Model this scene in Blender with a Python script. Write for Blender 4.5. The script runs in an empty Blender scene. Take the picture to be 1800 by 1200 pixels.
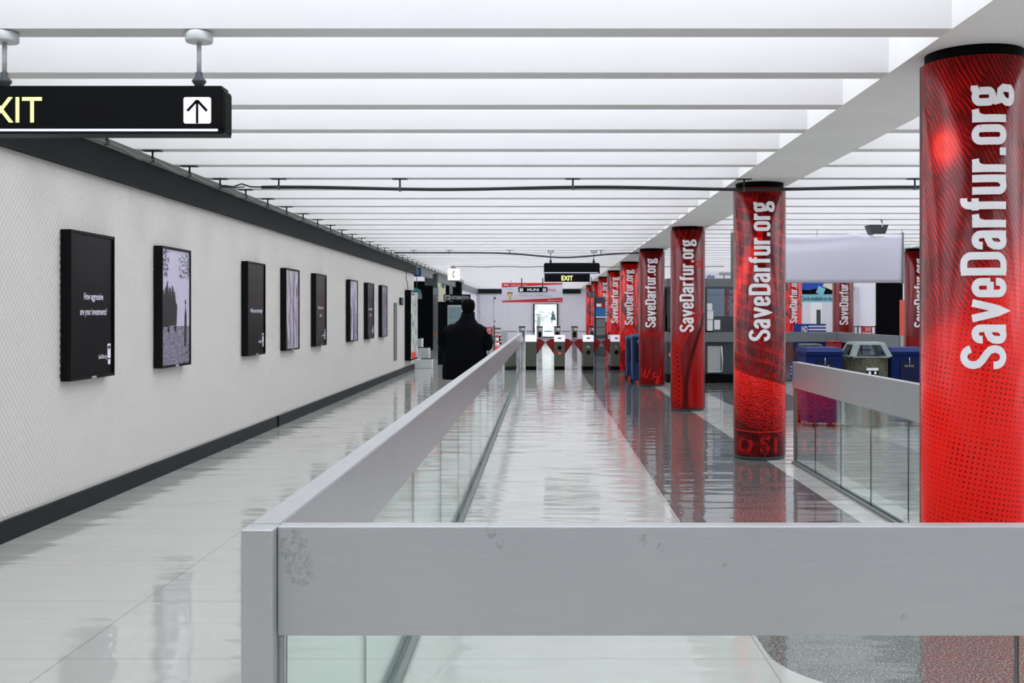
import bpy, bmesh, math, random
import numpy as np
from mathutils import Vector, Matrix

random.seed(7)
PI = math.pi
SC = bpy.context.scene
COL = SC.collection

# ------------------------------------------------------------------ camera, world, light, exposure
EYE = 1.5
FPX, VX, VY = 1920.0, 955.0, 552.0
cam = bpy.data.objects.new('camera', bpy.data.cameras.new('camera'))
COL.objects.link(cam)
cam.location = (0, 0, EYE)
cam.rotation_euler = (PI / 2, 0, 0)
cam.data.sensor_width = 36
cam.data.lens = 36 * FPX / 1800
cam.data.shift_x = -(VX - 900) / 1800
cam.data.shift_y = -(600 - VY) / 1800
cam.data.clip_end = 300
SC.camera = cam

SC.view_settings.view_transform = 'Standard'
SC.view_settings.look = 'None'
SC.view_settings.gamma = 1
SC.view_settings.use_curve_mapping = False
SC.view_settings.exposure = 0.07
world = bpy.data.worlds.new('station_air')
SC.world = world
world.use_nodes = True
world.node_tree.nodes['Background'].inputs[0].default_value = (0.8, 0.85, 0.95, 1)
world.node_tree.nodes['Background'].inputs[1].default_value = 0.15
CEILING_GLOW = 3.05          # luminous panels above the beams


def px(x, y, d):
    """world point of a pixel at depth d"""
    return ((x - VX) / FPX * d, d, EYE + (VY - y) / FPX * d)


def PX(x, d): return (x - VX) / FPX * d
def PZ(y, d): return EYE + (VY - y) / FPX * d


# ------------------------------------------------------------------ materials
def lin(c):
    return tuple(((v / 255) / 12.92 if v / 255 <= .04045 else ((v / 255 + .055) / 1.055) ** 2.4) for v in c)


class NT:
    def __init__(s, name):
        s.m = bpy.data.materials.new(name)
        s.m.use_nodes = True
        s.t = s.m.node_tree
        s.n = s.t.nodes
        s.p = s.n['Principled BSDF']
        s.out = s.n['Material Output']

    def add(s, typ, **kw):
        n = s.n.new(typ)
        for k, v in kw.items():
            setattr(n, k, v)
        return n

    def link(s, a, b):
        s.t.links.new(a, b)

    def val(s, sock, v):
        if hasattr(v, 'is_linked') or hasattr(v, 'links'):
            s.link(v, sock)
        else:
            sock.default_value = v

    def math(s, op, a, b=None, c=None, clamp=False):
        n = s.add('ShaderNodeMath', operation=op)
        n.use_clamp = clamp
        s.val(n.inputs[0], a)
        if b is not None: s.val(n.inputs[1], b)
        if c is not None: s.val(n.inputs[2], c)
        return n.outputs[0]

    def mix(s, f, a, b):
        n = s.add('ShaderNodeMix', data_type='RGBA')
        s.val(n.inputs[0], f)
        for sock, v in ((n.inputs[6], a), (n.inputs[7], b)):
            if isinstance(v, tuple):
                sock.default_value = (*v[:3], 1)
            else:
                s.link(v, sock)
        return n.outputs[2]

    def coord(s, kind='Object', scale=(1, 1, 1), rot=(0, 0, 0), loc=(0, 0, 0)):
        c = s.add('ShaderNodeTexCoord')
        m = s.add('ShaderNodeMapping')
        m.inputs['Scale'].default_value = scale
        m.inputs['Rotation'].default_value = rot
        m.inputs['Location'].default_value = loc
        s.link(c.outputs[kind], m.inputs[0])
        return m.outputs[0]

    def xyz(s, v):
        n = s.add('ShaderNodeSeparateXYZ')
        s.link(v, n.inputs[0])
        return n.outputs

    def noise(s, v, scale=5, detail=2, rough=.5, dist=0):
        n = s.add('ShaderNodeTexNoise')
        s.link(v, n.inputs['Vector'])
        n.inputs['Scale'].default_value = scale
        n.inputs['Detail'].default_value = detail
        n.inputs['Roughness'].default_value = rough
        n.inputs['Distortion'].default_value = dist
        return n.outputs['Fac']

    def ramp(s, f, stops, interp='LINEAR'):
        n = s.add('ShaderNodeValToRGB')
        n.color_ramp.interpolation = interp
        s.link(f, n.inputs[0])
        e = n.color_ramp.elements
        while len(e) < len(stops): e.new(.5)
        for i, (p, c) in enumerate(stops):
            e[i].position = p
            e[i].color = (*c, 1) if isinstance(c, tuple) else (c, c, c, 1)
        return n.outputs[0]

    def bump(s, h, strength=.2, dist=.01):
        b = s.add('ShaderNodeBump')
        b.inputs['Strength'].default_value = strength
        b.inputs['Distance'].default_value = dist
        s.link(h, b.inputs['Height'])
        s.link(b.outputs[0], s.p.inputs['Normal'])


def mat(name, c, rough=.5, metal=0.0, spec=.5, emit=0, var=0.05, vs=6, coat=0):
    """plain procedural material with a little tonal variation"""
    t = NT(name)
    col = lin(c)
    v = t.coord()
    f = t.noise(v, vs, 3)
    lo = tuple(x * (1 - var) for x in col)
    hi = tuple(min(1, x * (1 + var)) for x in col)
    o = t.mix(f, lo, hi)
    t.link(o, t.p.inputs['Base Color'])
    t.p.inputs['Roughness'].default_value = rough
    t.p.inputs['Metallic'].default_value = metal
    t.p.inputs['Specular IOR Level'].default_value = spec
    t.p.inputs['Coat Weight'].default_value = coat
    if emit:
        t.p.inputs['Emission Color'].default_value = (*col, 1)
        t.p.inputs['Emission Strength'].default_value = emit
    return t.m


def glass_mat(name, tint=(.95, .985, .97), boost=1.0):
    t = NT(name)
    tr = t.add('ShaderNodeBsdfTransparent')
    tr.inputs[0].default_value = (*tint, 1)
    gl = t.add('ShaderNodeBsdfGlossy')
    gl.inputs['Roughness'].default_value = .015
    gl.inputs[0].default_value = (.95, 1, .98, 1)
    fr = t.add('ShaderNodeFresnel')
    ge = t.add('ShaderNodeNewGeometry')
    t.link(t.math('MULTIPLY_ADD', ge.outputs['Backfacing'], 1 / 1.5 - 1.5, 1.5), fr.inputs[0])
    f = t.math('MULTIPLY', fr.outputs[0], boost, clamp=True)
    mx = t.add('ShaderNodeMixShader')
    t.link(f, mx.inputs[0]); t.link(tr.outputs[0], mx.inputs[1]); t.link(gl.outputs[0], mx.inputs[2])
    t.link(mx.outputs[0], t.out.inputs[0])
    return t.m


def floor_mat():
    t = NT('polished_terrazzo')
    v = t.coord()
    X, Y, Z = t.xyz(v)

    def rrect(cx, hx, cy, hy, r):
        ax = t.math('MAXIMUM', t.math('SUBTRACT', t.math('ABSOLUTE', t.math('SUBTRACT', X, cx)), hx - r), 0)
        ay = t.math('MAXIMUM', t.math('SUBTRACT', t.math('ABSOLUTE', t.math('SUBTRACT', Y, cy)), hy - r), 0)
        d = t.math('SQRT', t.math('ADD', t.math('MULTIPLY', ax, ax), t.math('MULTIPLY', ay, ay)))
        return t.math('LESS_THAN', d, r)
    m1 = rrect(1.64, .65, 34.25, 30, .6)
    m2 = rrect(3.85, .75, 40.0, 23, .6)
    m3 = rrect(7.9, 1.3, 34.25, 30, .6)
    m4 = t.math('MULTIPLY', t.math('GREATER_THAN', Y, 27.6), t.math('GREATER_THAN', X, 1.0))
    dark = t.math('MAXIMUM', t.math('MAXIMUM', m1, m2), m3)
    sp1 = t.noise(v, 260, 3, .8)
    sp2 = t.noise(v, 95, 4, .78)
    dirt = t.noise(v, .9, 4, .6)
    light_c = t.ramp(sp1, [(0.3, lin((158, 159, 153))), (.55, lin((187, 188, 182))), (.8, lin((203, 203, 197)))])
    light_c = t.mix(t.math('MULTIPLY', dirt, .28), light_c, lin((136, 136, 128)))
    dark_c = t.ramp(sp2, [(0.38, lin((22, 26, 28))), (.47, lin((72, 75, 75))), (.55, lin((98, 100, 98))), (.64, lin((188, 184, 174)))])
    c = t.mix(dark, light_c, dark_c)
    # thin divider strips

    def line(coord, period, off, w):
        s = t.math('ADD', coord, off + 100 * period)
        f = t.math('MODULO', s, period)
        f = t.math('ABSOLUTE', t.math('SUBTRACT', f, period / 2))
        return t.math('LESS_THAN', f, w)
    l1 = line(Y, .955, -5.71 + .4775, .003)
    l2 = line(X, 3.06, 2.09 + 1.53, .003)
    ln = t.math('MULTIPLY', t.math('MAXIMUM', l1, l2), t.math('SUBTRACT', 1.0, dark))
    c = t.mix(t.math('MULTIPLY', ln, .45), c, lin((70, 68, 62)))
    t.link(c, t.p.inputs['Base Color'])
    t.p.inputs['Roughness'].default_value = .09
    t.p.inputs['IOR'].default_value = 1.55
    r = t.noise(v, 2.2, 4, .6)
    t.link(t.math('MULTIPLY_ADD', r, .08, .01), t.p.inputs['Roughness'])
    wv = t.coord('Object', scale=(.8, 3.6, 1))
    w1 = t.noise(wv, 1.0, 2, .5)
    wv2 = t.coord('Object', scale=(2.2, 6.5, 1))
    w2 = t.noise(wv2, 1.0, 1, .5)
    h = t.math('MULTIPLY_ADD', w2, .3, w1)
    t.bump(h, 1.0, .008)
    return t.m


def metal_mat():
    """satin brushed aluminium with smudges"""
    t = NT('satin_aluminium')
    v = t.coord()
    st = t.coord('Object', scale=(3, 3, 160))
    br = t.noise(st, 1.2, 3, .6)
    cl = t.noise(v, 1.7, 4, .6)
    c = t.mix(br, lin((180, 184, 184)), lin((196, 199, 198)))
    c = t.mix(t.math('MULTIPLY', cl, .35), c, lin((146, 151, 153)))
    # worn smudges, each with a place of its own on the board
    X, Y, Z = t.xyz(v)
    tot = None
    for (sx, sz, r) in ((-.575, .955, .06), (-.56, .915, .055), (-.12, 1.0, .022), (-.10, .97, .016), (.23, .98, .018), (.27, .96, .014), (.42, .92, .012), (.83, .80, .012)):
        dx = t.math('SUBTRACT', X, sx - 1.0)
        dz = t.math('SUBTRACT', Z, sz)
        d = t.math('SQRT', t.math('ADD', t.math('MULTIPLY', dx, dx), t.math('MULTIPLY', t.math('MULTIPLY', dz, dz), .5)))
        k = t.math('SUBTRACT', 1.0, t.math('DIVIDE', d, r), clamp=True)
        tot = k if tot is None else t.math('MAXIMUM', tot, k)
    nz = t.noise(v, 62, 5, .9)
    k = t.math('GREATER_THAN', t.math('MULTIPLY', t.math('MULTIPLY', tot, 2.2, clamp=True), nz), .515)
    c = t.mix(t.math('MULTIPLY', k, .38), c, lin((110, 112, 104)))
    sc = t.noise(t.coord('Object', scale=(8, 8, 60)), 3, 3, .7)
    sm = t.math('GREATER_THAN', sc, .71)
    c = t.mix(t.math('MULTIPLY', sm, .15), c, lin((90, 92, 94)))
    t.link(c, t.p.inputs['Base Color'])
    t.p.inputs['Metallic'].default_value = .55
    t.p.inputs['Roughness'].default_value = .30
    t.bump(br, .05, .002)
    return t.m


def wrap_mat(kind):
    """printed red banknote close-up; UV in metres (u round the column, v height)"""
    t = NT('red_print_%s' % kind)
    uv = t.coord('UV')
    U, V, _ = t.xyz(uv)
    big = t.noise(uv, 2.6, 3, .6, .6)
    if kind == 'dots':
        r = t.coord('UV', rot=(0, 0, .16), scale=(38, 38, 1))
        a, b, _ = t.xyz(r)
        fa = t.math('SUBTRACT', t.math('FRACT', a), .5)
        fb = t.math('SUBTRACT', t.math('FRACT', b), .5)
        d = t.math('SQRT', t.math('ADD', t.math('MULTIPLY', fa, fa), t.math('MULTIPLY', fb, fb)))
        rad = t.math('MULTIPLY_ADD', big, .46, .0)
        dots = t.math('SUBTRACT', 1.0, t.math('MULTIPLY', t.math('SUBTRACT', rad, d), 8, clamp=True), clamp=True)
        low = t.math('MULTIPLY_ADD', dots, .50, .22)
        w = t.add('ShaderNodeTexWave', wave_type='BANDS', bands_direction='DIAGONAL')
        t.link(t.coord('UV', scale=(1, .55, 1)), w.inputs[0])
        w.inputs['Scale'].default_value = 26
        w.inputs['Distortion'].default_value = 9
        w.inputs['Detail'].default_value = 1.0
        w.inputs['Detail Scale'].default_value = .35
        w2 = t.add('ShaderNodeTexWave', wave_type='BANDS', bands_direction='X')
        t.link(t.coord('UV', rot=(0, 0, -.5)), w2.inputs[0])
        w2.inputs['Scale'].default_value = 14
        w2.inputs['Distortion'].default_value = 3
        hatch = t.math('MULTIPLY', w.outputs['Fac'], t.math('MULTIPLY_ADD', w2.outputs['Fac'], .6, .5))
        up = t.math('ADD', t.math('MULTIPLY_ADD', hatch, .30, .14), t.math('MULTIPLY', t.math('SUBTRACT', big, .5), .5))
        # bright swirl
        du = t.math('SUBTRACT', U, -.25); dv = t.math('SUBTRACT', V, 2.36)
        dd = t.math('SQRT', t.math('ADD', t.math('MULTIPLY', t.math('MULTIPLY', du, du), 1.6), t.math('MULTIPLY', dv, dv)))
        ring = t.math('SINE', t.math('MULTIPLY_ADD', dd, 42.0, t.math('MULTIPLY', big, 10)))
        sw = t.math('SUBTRACT', 1.0, t.math('MULTIPLY', dd, 5.6), clamp=True)
        sw = t.math('MULTIPLY', sw, t.math('MULTIPLY_ADD', ring, .45, .85))
        up = t.math('ADD', up, t.math('MULTIPLY', sw, .75), clamp=True)
        sel = t.math('MULTIPLY_ADD', big, .6, t.math('SUBTRACT', V, t.math('MULTIPLY', U, .9)))
        sel = t.math('MULTIPLY', t.math('SUBTRACT', sel, 1.80), 2.6, clamp=True)
        f = t.add('ShaderNodeMix', data_type='FLOAT')
        t.link(sel, f.inputs[0]); t.link(low, f.inputs[2]); t.link(up, f.inputs[3])
        fac = f.outputs[0]
    elif kind == 'engraving':
        w = t.add('ShaderNodeTexWave', wave_type='BANDS', bands_direction='Y')
        t.link(t.coord('UV', rot=(0, 0, .25)), w.inputs[0])
        w.inputs['Scale'].default_value = 16
        w.inputs['Distortion'].default_value = 9
        w.inputs['Detail'].default_value = 3
        w.inputs['Detail Scale'].default_value = 2.2
        slope = t.math('MULTIPLY_ADD', U, -.28, 0.0)
        vs = t.math('SUBTRACT', V, slope)
        # rows of small marks in the middle
        row = t.math('FRACT', t.math('MULTIPLY', vs, 8.0))
        row = t.math('GREATER_THAN', row, .22)
        cw = t.noise(t.coord('UV', rot=(0, 0, -.27), scale=(60, 9, 1)), 1, 2)
        marks = t.math('MULTIPLY', row, t.math('GREATER_THAN', cw, .47))
        mid = t.math('SUBTRACT', .33, t.math('MULTIPLY', marks, .22))
        mid = t.math('ADD', mid, t.math('MULTIPLY', t.math('SUBTRACT', big, .5), .7))
        low = t.math('MULTIPLY_ADD', w.outputs['Fac'], .62, .12)
        low = t.math('ADD', low, t.math('MULTIPLY', t.math('SUBTRACT', vs, .55), .9))
        inlow = t.math('MULTIPLY', t.math('GREATER_THAN', vs, .30), t.math('LESS_THAN', vs, .84))
        f = t.add('ShaderNodeMix', data_type='FLOAT')
        t.link(inlow, f.inputs[0]); t.link(mid, f.inputs[2]); t.link(low, f.inputs[3])
        fac = f.outputs[0]
        base = t.math('LESS_THAN', vs, .30)
        fac = t.math('MULTIPLY_ADD', base, -.12, fac)
        # slanting bright ray high up
        ray = t.math('SUBTRACT', 1.0, t.math('MULTIPLY', t.math('ABSOLUTE', t.math('SUBTRACT', t.math('MULTIPLY_ADD', U, -1.9, V), 2.35)), 4.0), clamp=True)
        ray = t.math('MULTIPLY', ray, t.math('LESS_THAN', U, -.02))
        fac = t.math('MULTIPLY_ADD', ray, .55, fac)
    elif kind == 'plain':
        w = t.noise(t.coord('UV', scale=(14, .8, 1)), 1, 2)
        fac = t.math('MULTIPLY_ADD', w, .42, .02)
    else:
        w = t.noise(t.coord('UV', scale=(5, 2.2, 1), loc=(3.1 if kind == 'ink' else 8.4, 0, 0)), 1, 3, .6, 1.2)
        fac = t.ramp(w, [(.3, .08), (.45, .25), (.55, .72), (.62, .35), (.75, .8)])
    col = t.ramp(fac, [(0, lin((58, 2, 4))), (.28, lin((112, 4, 6))), (.55, lin((206, 12, 8))), (.8, lin((242, 26, 12))), (1, lin((250, 50, 20)))])
    t.link(col, t.p.inputs['Base Color'])
    t.p.inputs['Roughness'].default_value = .20
    t.p.inputs['Specular IOR Level'].default_value = .22
    return t.m


def speck_mat(name, c1, c2, scale, rough=.8):
    t = NT(name)
    v = t.coord()
    f = t.noise(v, scale, 5, .8)
    t.link(t.ramp(f, [(.38, lin(c1)), (.62, lin(c2))]), t.p.inputs['Base Color'])
    t.p.inputs['Roughness'].default_value = rough
    t.bump(f, .5, .01)
    return t.m


def photo_mat(name, lo, hi, scale=(4, 4, 4), emit=0, seed=0, dist=1.5):
    t = NT(name)
    v = t.coord('Object', scale=scale, loc=(seed, seed * .7, seed * 1.3))
    f = t.noise(v, 1, 5, .6, dist)
    c = t.ramp(f, [(.33, lin(lo)), (.66, lin(hi))])
    t.link(c, t.p.inputs['Base Color'])
    t.p.inputs['Roughness'].default_value = .2
    if emit:
        t.link(c, t.p.inputs['Emission Color'])
        t.p.inputs['Emission Strength'].default_value = emit
    return t.m


M = {}
M['floor'] = floor_mat()
M['alu'] = metal_mat()
M['glass'] = glass_mat('clear_glass')
M['glass_edge'] = mat('green_glass_edge', (44, 66, 60), .3, spec=.3)
M['tinted'] = glass_mat('booth_glass', (.45, .52, .56), 1.6)
M['white_tile'] = mat('glazed_white_tile', (216, 214, 207), .32, spec=.4, var=.04, vs=3)
M['white_wall'] = mat('white_wall_panel', (222, 220, 226), .5, var=.03, vs=1)
M['beam'] = mat('white_painted_beam', (223, 223, 222), .6, var=.03, vs=2)
M['soffit'] = mat('grey_white_plaster', (240, 240, 237), .7, var=.06, vs=2)
M['band'] = mat('charcoal_band', (19, 26, 26), .6, spec=.15, var=.12, vs=2)
M['band_lip'] = mat('grey_metal_lip', (150, 158, 150), .5, .0, var=.06)
M['base'] = mat('dark_green_baseboard', (22, 31, 31), .5, spec=.2, var=.1)
M['black'] = mat('black_paint', (4, 6, 7), .5, spec=.15, var=.1)
M['matte_black'] = mat('matte_black', (4, 5, 6), .75, spec=.1, var=.1)
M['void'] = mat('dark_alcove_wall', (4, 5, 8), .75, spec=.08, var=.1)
M['glossblack'] = mat('glossy_black_print', (3, 4, 6), .3, spec=.12)
M['frame'] = mat('black_metal_frame', (7, 10, 10), .5, .0, spec=.15)
M['white'] = mat('white_paint', (240, 240, 240), .5, var=.02)
M['letter'] = mat('white_vinyl', (246, 246, 248), .35, var=.01)
M['steel'] = mat('stainless_steel', (176, 180, 184), .22, .9, var=.08)
M['dsteel'] = mat('dull_steel', (120, 126, 122), .4, .6)
M['pipe'] = mat('black_conduit', (20, 24, 23), .35)
M['gpipe'] = mat('grey_conduit', (70, 78, 76), .4)
M['exit'] = mat('exit_letter_glow', (232, 240, 130), .4, emit=1.7)
M['arrowbox'] = mat('arrow_panel_glow', (238, 240, 250), .4, emit=.9)
M['striplight'] = mat('sign_slot_glow', (205, 208, 232), .4, emit=.8)
M['phoneglow'] = mat('phone_sign_glow', (255, 250, 236), .4, emit=1.0)
M['blue'] = mat('blue_plastic', (3, 30, 90), .5, spec=.15, var=.08)
M['blue2'] = mat('dark_blue_plastic', (5, 16, 52), .5, spec=.25)
M['bluesign'] = mat('blue_sign', (24, 52, 150), .4)
M['bluebin'] = mat('blue_bin_plastic', (14, 52, 98), .4, var=.08)
M['bodyolive'] = mat('olive_grey_metal', (92, 98, 84), .4, .35)
M['silver'] = mat('silver_cap', (226, 224, 226), .3, .25)
M['red'] = mat('red_paddle', (150, 12, 22), .4)
M['redsign'] = mat('red_sign', (176, 22, 34), .5)
M['redb'] = mat('red_banner_print', (196, 34, 38), .55)
M['redlight'] = mat('bright_red_print', (214, 24, 16), .25, spec=.2)
M['redmid'] = mat('mid_red_print', (170, 14, 12), .25, spec=.2)
M['reddark'] = mat('dark_red_print', (84, 6, 8), .25, spec=.2)
M['banner'] = mat('grey_white_fabric', (206, 206, 218), .8, var=.04, vs=2)
M['grey'] = mat('grey_paint', (112, 118, 120), .5)
M['greyl'] = mat('light_grey_paint', (176, 182, 180), .5)
M['greyd'] = mat('dark_grey_paint', (58, 66, 70), .5)
M['hood'] = mat('grey_hood_plastic', (128, 142, 140), .45)
M['orange'] = mat('orange_cone', (226, 52, 20), .5)
M['teal'] = mat('teal_print', (26, 116, 112), .5)
M['yellow'] = mat('yellow_print', (206, 184, 40), .5)
M['aggregate'] = speck_mat('exposed_aggregate', (24, 28, 20), (104, 104, 80), 50)
M['coat'] = mat('navy_black_cloth', (7, 8, 14), .9, spec=.08, var=.2, vs=14)
M['trouser'] = mat('black_trousers', (12, 12, 15), .85, spec=.2)
M['skin'] = mat('brown_skin', (44, 30, 25), .6)
M['hair'] = mat('black_hair', (6, 5, 5), .8, spec=.08)
M['ledge'] = mat('white_enamel', (206, 212, 212), .35)
M['lightblue'] = mat('light_blue_print', (126, 190, 206), .5)
M['skyblue'] = mat('blue_print', (20, 70, 170), .45)
M['cream'] = mat('cream_print', (216, 214, 186), .5)
M['infopanel'] = mat('pale_info_sheet', (112, 136, 142), .4, emit=.12)

# luminous ceiling above the beams: real light fittings
t = NT('luminous_ceiling')
gv = t.coord()
gn = t.noise(gv, .35, 2)
t.link(t.mix(gn, lin((244, 244, 248)), lin((232, 236, 255))), t.p.inputs['Emission Color'])
t.p.inputs['Emission Strength'].default_value = CEILING_GLOW
M['glow'] = t.m


# ------------------------------------------------------------------ mesh helpers
class MB:
    def __init__(s):
        s.bm = bmesh.new()
        s.uv = None

    def box(s, x0, x1, y0, y1, z0, z1, bev=0):
        bm = s.bm
        v = [bm.verts.new(p) for p in ((x0, y0, z0), (x1, y0, z0), (x1, y1, z0), (x0, y1, z0), (x0, y0, z1), (x1, y0, z1), (x1, y1, z1), (x0, y1, z1))]
        fs = [bm.faces.new([v[i] for i in f]) for f in ((3, 2, 1, 0), (4, 5, 6, 7), (0, 1, 5, 4), (1, 2, 6, 5), (2, 3, 7, 6), (3, 0, 4, 7))]
        if bev:
            es = list({e for f in fs for e in f.edges})
            bmesh.ops.bevel(bm, geom=es, offset=bev, segments=2, affect='EDGES', profile=.5)
        return s

    def hexa(s, bot, top):
        """solid between two rings of points"""
        bm = s.bm
        a = [bm.verts.new(p) for p in bot]
        b = [bm.verts.new(p) for p in top]
        n = len(a)
        for i in range(n):
            bm.faces.new((a[i], a[(i + 1) % n], b[(i + 1) % n], b[i]))
        bm.faces.new(a[::-1]); bm.faces.new(b)
        return s

    def lathe(s, cx, cy, prof, n=32, cap=True):
        bm = s.bm
        rings = []
        for r, z in prof:
            rings.append([bm.verts.new((cx + r * math.cos(2 * PI * i / n), cy + r * math.sin(2 * PI * i / n), z)) for i in range(n)])
        for a, b in zip(rings, rings[1:]):
            for i in range(n):
                f = bm.faces.new((a[i], a[(i + 1) % n], b[(i + 1) % n], b[i]))
                f.smooth = True
        if cap:
            bm.faces.new(rings[0][::-1]); bm.faces.new(rings[-1])
        return s

    def tube(s, pts, r, n=8):
        bm = s.bm
        pts = [Vector(p) for p in pts]
        rings = []
        for i, p in enumerate(pts):
            d = (pts[min(i + 1, len(pts) - 1)] - pts[max(i - 1, 0)]).normalized()
            up = Vector((0, 0, 1)) if abs(d.z) < .9 else Vector((0, 1, 0))
            a = d.cross(up).normalized()
            b = d.cross(a)
            rr = r[i] if isinstance(r, (list, tuple)) else r
            rings.append([bm.verts.new(p + a * rr * math.cos(2 * PI * k / n) + b * rr * math.sin(2 * PI * k / n)) for k in range(n)])
        for a, b in zip(rings, rings[1:]):
            for k in range(n):
                f = bm.faces.new((a[k], a[(k + 1) % n], b[(k + 1) % n], b[k]))
                f.smooth = True
        bm.faces.new(rings[0]); bm.faces.new(rings[-1][::-1])
        return s

    def flat(s, polys, fn):
        """polys: list of 2D point lists -> faces through mapping fn(u,v)"""
        for p in polys:
            s.bm.faces.new([s.bm.verts.new(fn(*q)) for q in p])
        return s

    def text(s, string, u0, v0, w, h, fn, bold=.0):
        vs, fs = text_data(string, bold)
        W = max(p[0] for p in vs); lo = min(p[1] for p in vs); H = CAPH
        vv = [s.bm.verts.new(fn(u0 + p[0] / W * w, v0 + p[1] / H * h)) for p in vs]
        for f in fs:
            try: s.bm.faces.new([vv[i] for i in f])
            except ValueError: pass
        return s

    def build(s, name, material, parent=None, smooth=False):
        me = bpy.data.meshes.new(name)
        if parent is not None:
            off = root_loc(parent)
            bmesh.ops.translate(s.bm, verts=s.bm.verts, vec=-off)
        if not s.uv:
            bmesh.ops.recalc_face_normals(s.bm, faces=s.bm.faces)
        if smooth:
            for f in s.bm.faces: f.smooth = True
        s.bm.to_mesh(me); s.bm.free()
        me.materials.append(M[material] if isinstance(material, str) else material)
        o = bpy.data.objects.new(name, me)
        COL.objects.link(o)
        if parent is not None: o.parent = parent
        return o


CAPH = 0.7
_TX = {}


def text_data(string, bold=0.0):
    k = (string, bold)
    if k in _TX: return _TX[k]
    cu = bpy.data.curves.new('lettering', 'FONT')
    cu.body = string
    cu.resolution_u = 3
    cu.offset = bold
    ob = bpy.data.objects.new('lettering', cu)
    COL.objects.link(ob)
    dg = bpy.context.evaluated_depsgraph_get()
    me = bpy.data.meshes.new_from_object(ob.evaluated_get(dg))
    vs = [tuple(v.co[:2]) for v in me.vertices]
    x0 = min(v[0] for v in vs)
    vs = [(v[0] - x0, v[1]) for v in vs]
    fs = [tuple(p.vertices) for p in me.polygons]
    bpy.data.objects.remove(ob); bpy.data.meshes.remove(me); bpy.data.curves.remove(cu)
    _TX[k] = (vs, fs)
    return _TX[k]


def root_loc(o):
    v = Vector((0, 0, 0))
    while o is not None:
        v += Vector(o.location)
        o = o.parent
    return v


def tag(o, label, cat, group=None, kind=None):
    o['label'] = label; o['category'] = cat
    if group: o['group'] = group
    if kind: o['kind'] = kind
    return o


def thing(name, loc, label, cat, group=None, kind=None):
    o = bpy.data.objects.new(name, None)
    o.empty_display_size = .1
    COL.objects.link(o)
    o.location = loc
    return tag(o, label, cat, group, kind)


def struct(o):
    o['kind'] = 'structure'
    return o


def copy_tree(o, parent=None):
    c = o.copy(); COL.objects.link(c); c.parent = parent
    for ch in list(o.children): copy_tree(ch, c)
    return c


def box(name, material, parent, *a, bev=0):
    return MB().box(*a, bev=bev).build(name, material, parent)


def pane(material, parent, x0, x1, y0, y1, z0, z1):
    o = MB().box(x0, x1, y0, y1, z0, z1).build('glass_pane', material, parent)
    o.data.materials.append(M['glass_edge'])
    d = (x1 - x0, y1 - y0, z1 - z0)
    ax = d.index(min(d))
    for p in o.data.polygons:
        if abs(p.normal[ax]) < .5: p.material_index = 1
    return o


def front(y):            # mapping for a flat graphic facing the camera
    return lambda u, v: (u, y, v)


def faceX(x):            # mapping for a graphic on a wall facing +X: u = depth
    return lambda u, v: (x, u, v)


# stroke lettering ---------------------------------------------------------
def arc(cx, cy, rx, ry, a0, a1, n=8):
    return [(cx + rx * math.cos(math.radians(a0 + (a1 - a0) * i / n)), cy + ry * math.sin(math.radians(a0 + (a1 - a0) * i / n))) for i in range(n + 1)]


# condensed bold sans, units mm: x-height 168, capitals 222, stroke 29
GLY = {
    'S': (100, [arc(52, 166, 36, 42, -8 + 20, 180, 9) + [(16, 158)] + [(20, 140), (36, 122), (66, 100), (82, 84), (88, 66)] + arc(52, 57, 36, 42, 0, -180, 10) + [(16, 66)]]),
    'a': (84, [[(16, 118), (16, 124)] + arc(41, 128, 25, 26, 180, 0, 8) + [(66, 0)], [(66, 97), (44, 92), (26, 82), (16, 64), (15, 42)] + arc(38, 38, 23, 24, 180, 285, 6) + [(60, 28), (66, 44)]]),
    'v': (94, [[(12, 168), (47, 8), (82, 168)]]),
    'e': (84, [[(17, 82), (68, 82)], [(68, 82), (68, 126)] + arc(42, 128, 26, 26, 0, 180, 9) + arc(42, 40, 26, 26, 180, 360, 9) + [(68, 54)]]),
    'D': (102, [[(16, 0), (16, 222)], [(16, 208), (48, 208)] + arc(52, 172, 34, 36, 90, 0, 6) + arc(52, 50, 34, 36, 0, -90, 6) + [(16, 14)]]),
    'r': (60, [[(16, 0), (16, 168)], [(16, 112), (22, 136), (36, 150), (58, 153)]]),
    'f': (60, [[(24, 0), (24, 178)] + arc(46, 182, 22, 26, 180, 95, 5) + [(58, 208)], [(2, 154), (56, 154)]]),
    'u': (86, [[(16, 168), (16, 42)] + arc(41, 40, 25, 26, 180, 300, 6) + [(64, 30), (70, 44)], [(70, 0), (70, 168)]]),
    '.': (36, [[(18, 0), (18, 34)]]),
    'o': (86, [arc(43, 128, 28, 26, 0, 180, 9) + arc(43, 40, 28, 26, 180, 360, 9) + [(71, 128)]]),
    'g': (92, [arc(40, 132, 25, 22, 0, 180, 8) + arc(40, 90, 25, 20, 180, 360, 8) + [(65, 132)], [(62, 146), (74, 158), (90, 158)], [(30, 70), (20, 56), (24, 40), (40, 34), (66, 30), (78, 14), (76, -14)] + arc(46, -18, 31, 16, 0, -180, 8) + [(15, -2), (26, 16), (40, 26)]]),
}


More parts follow.
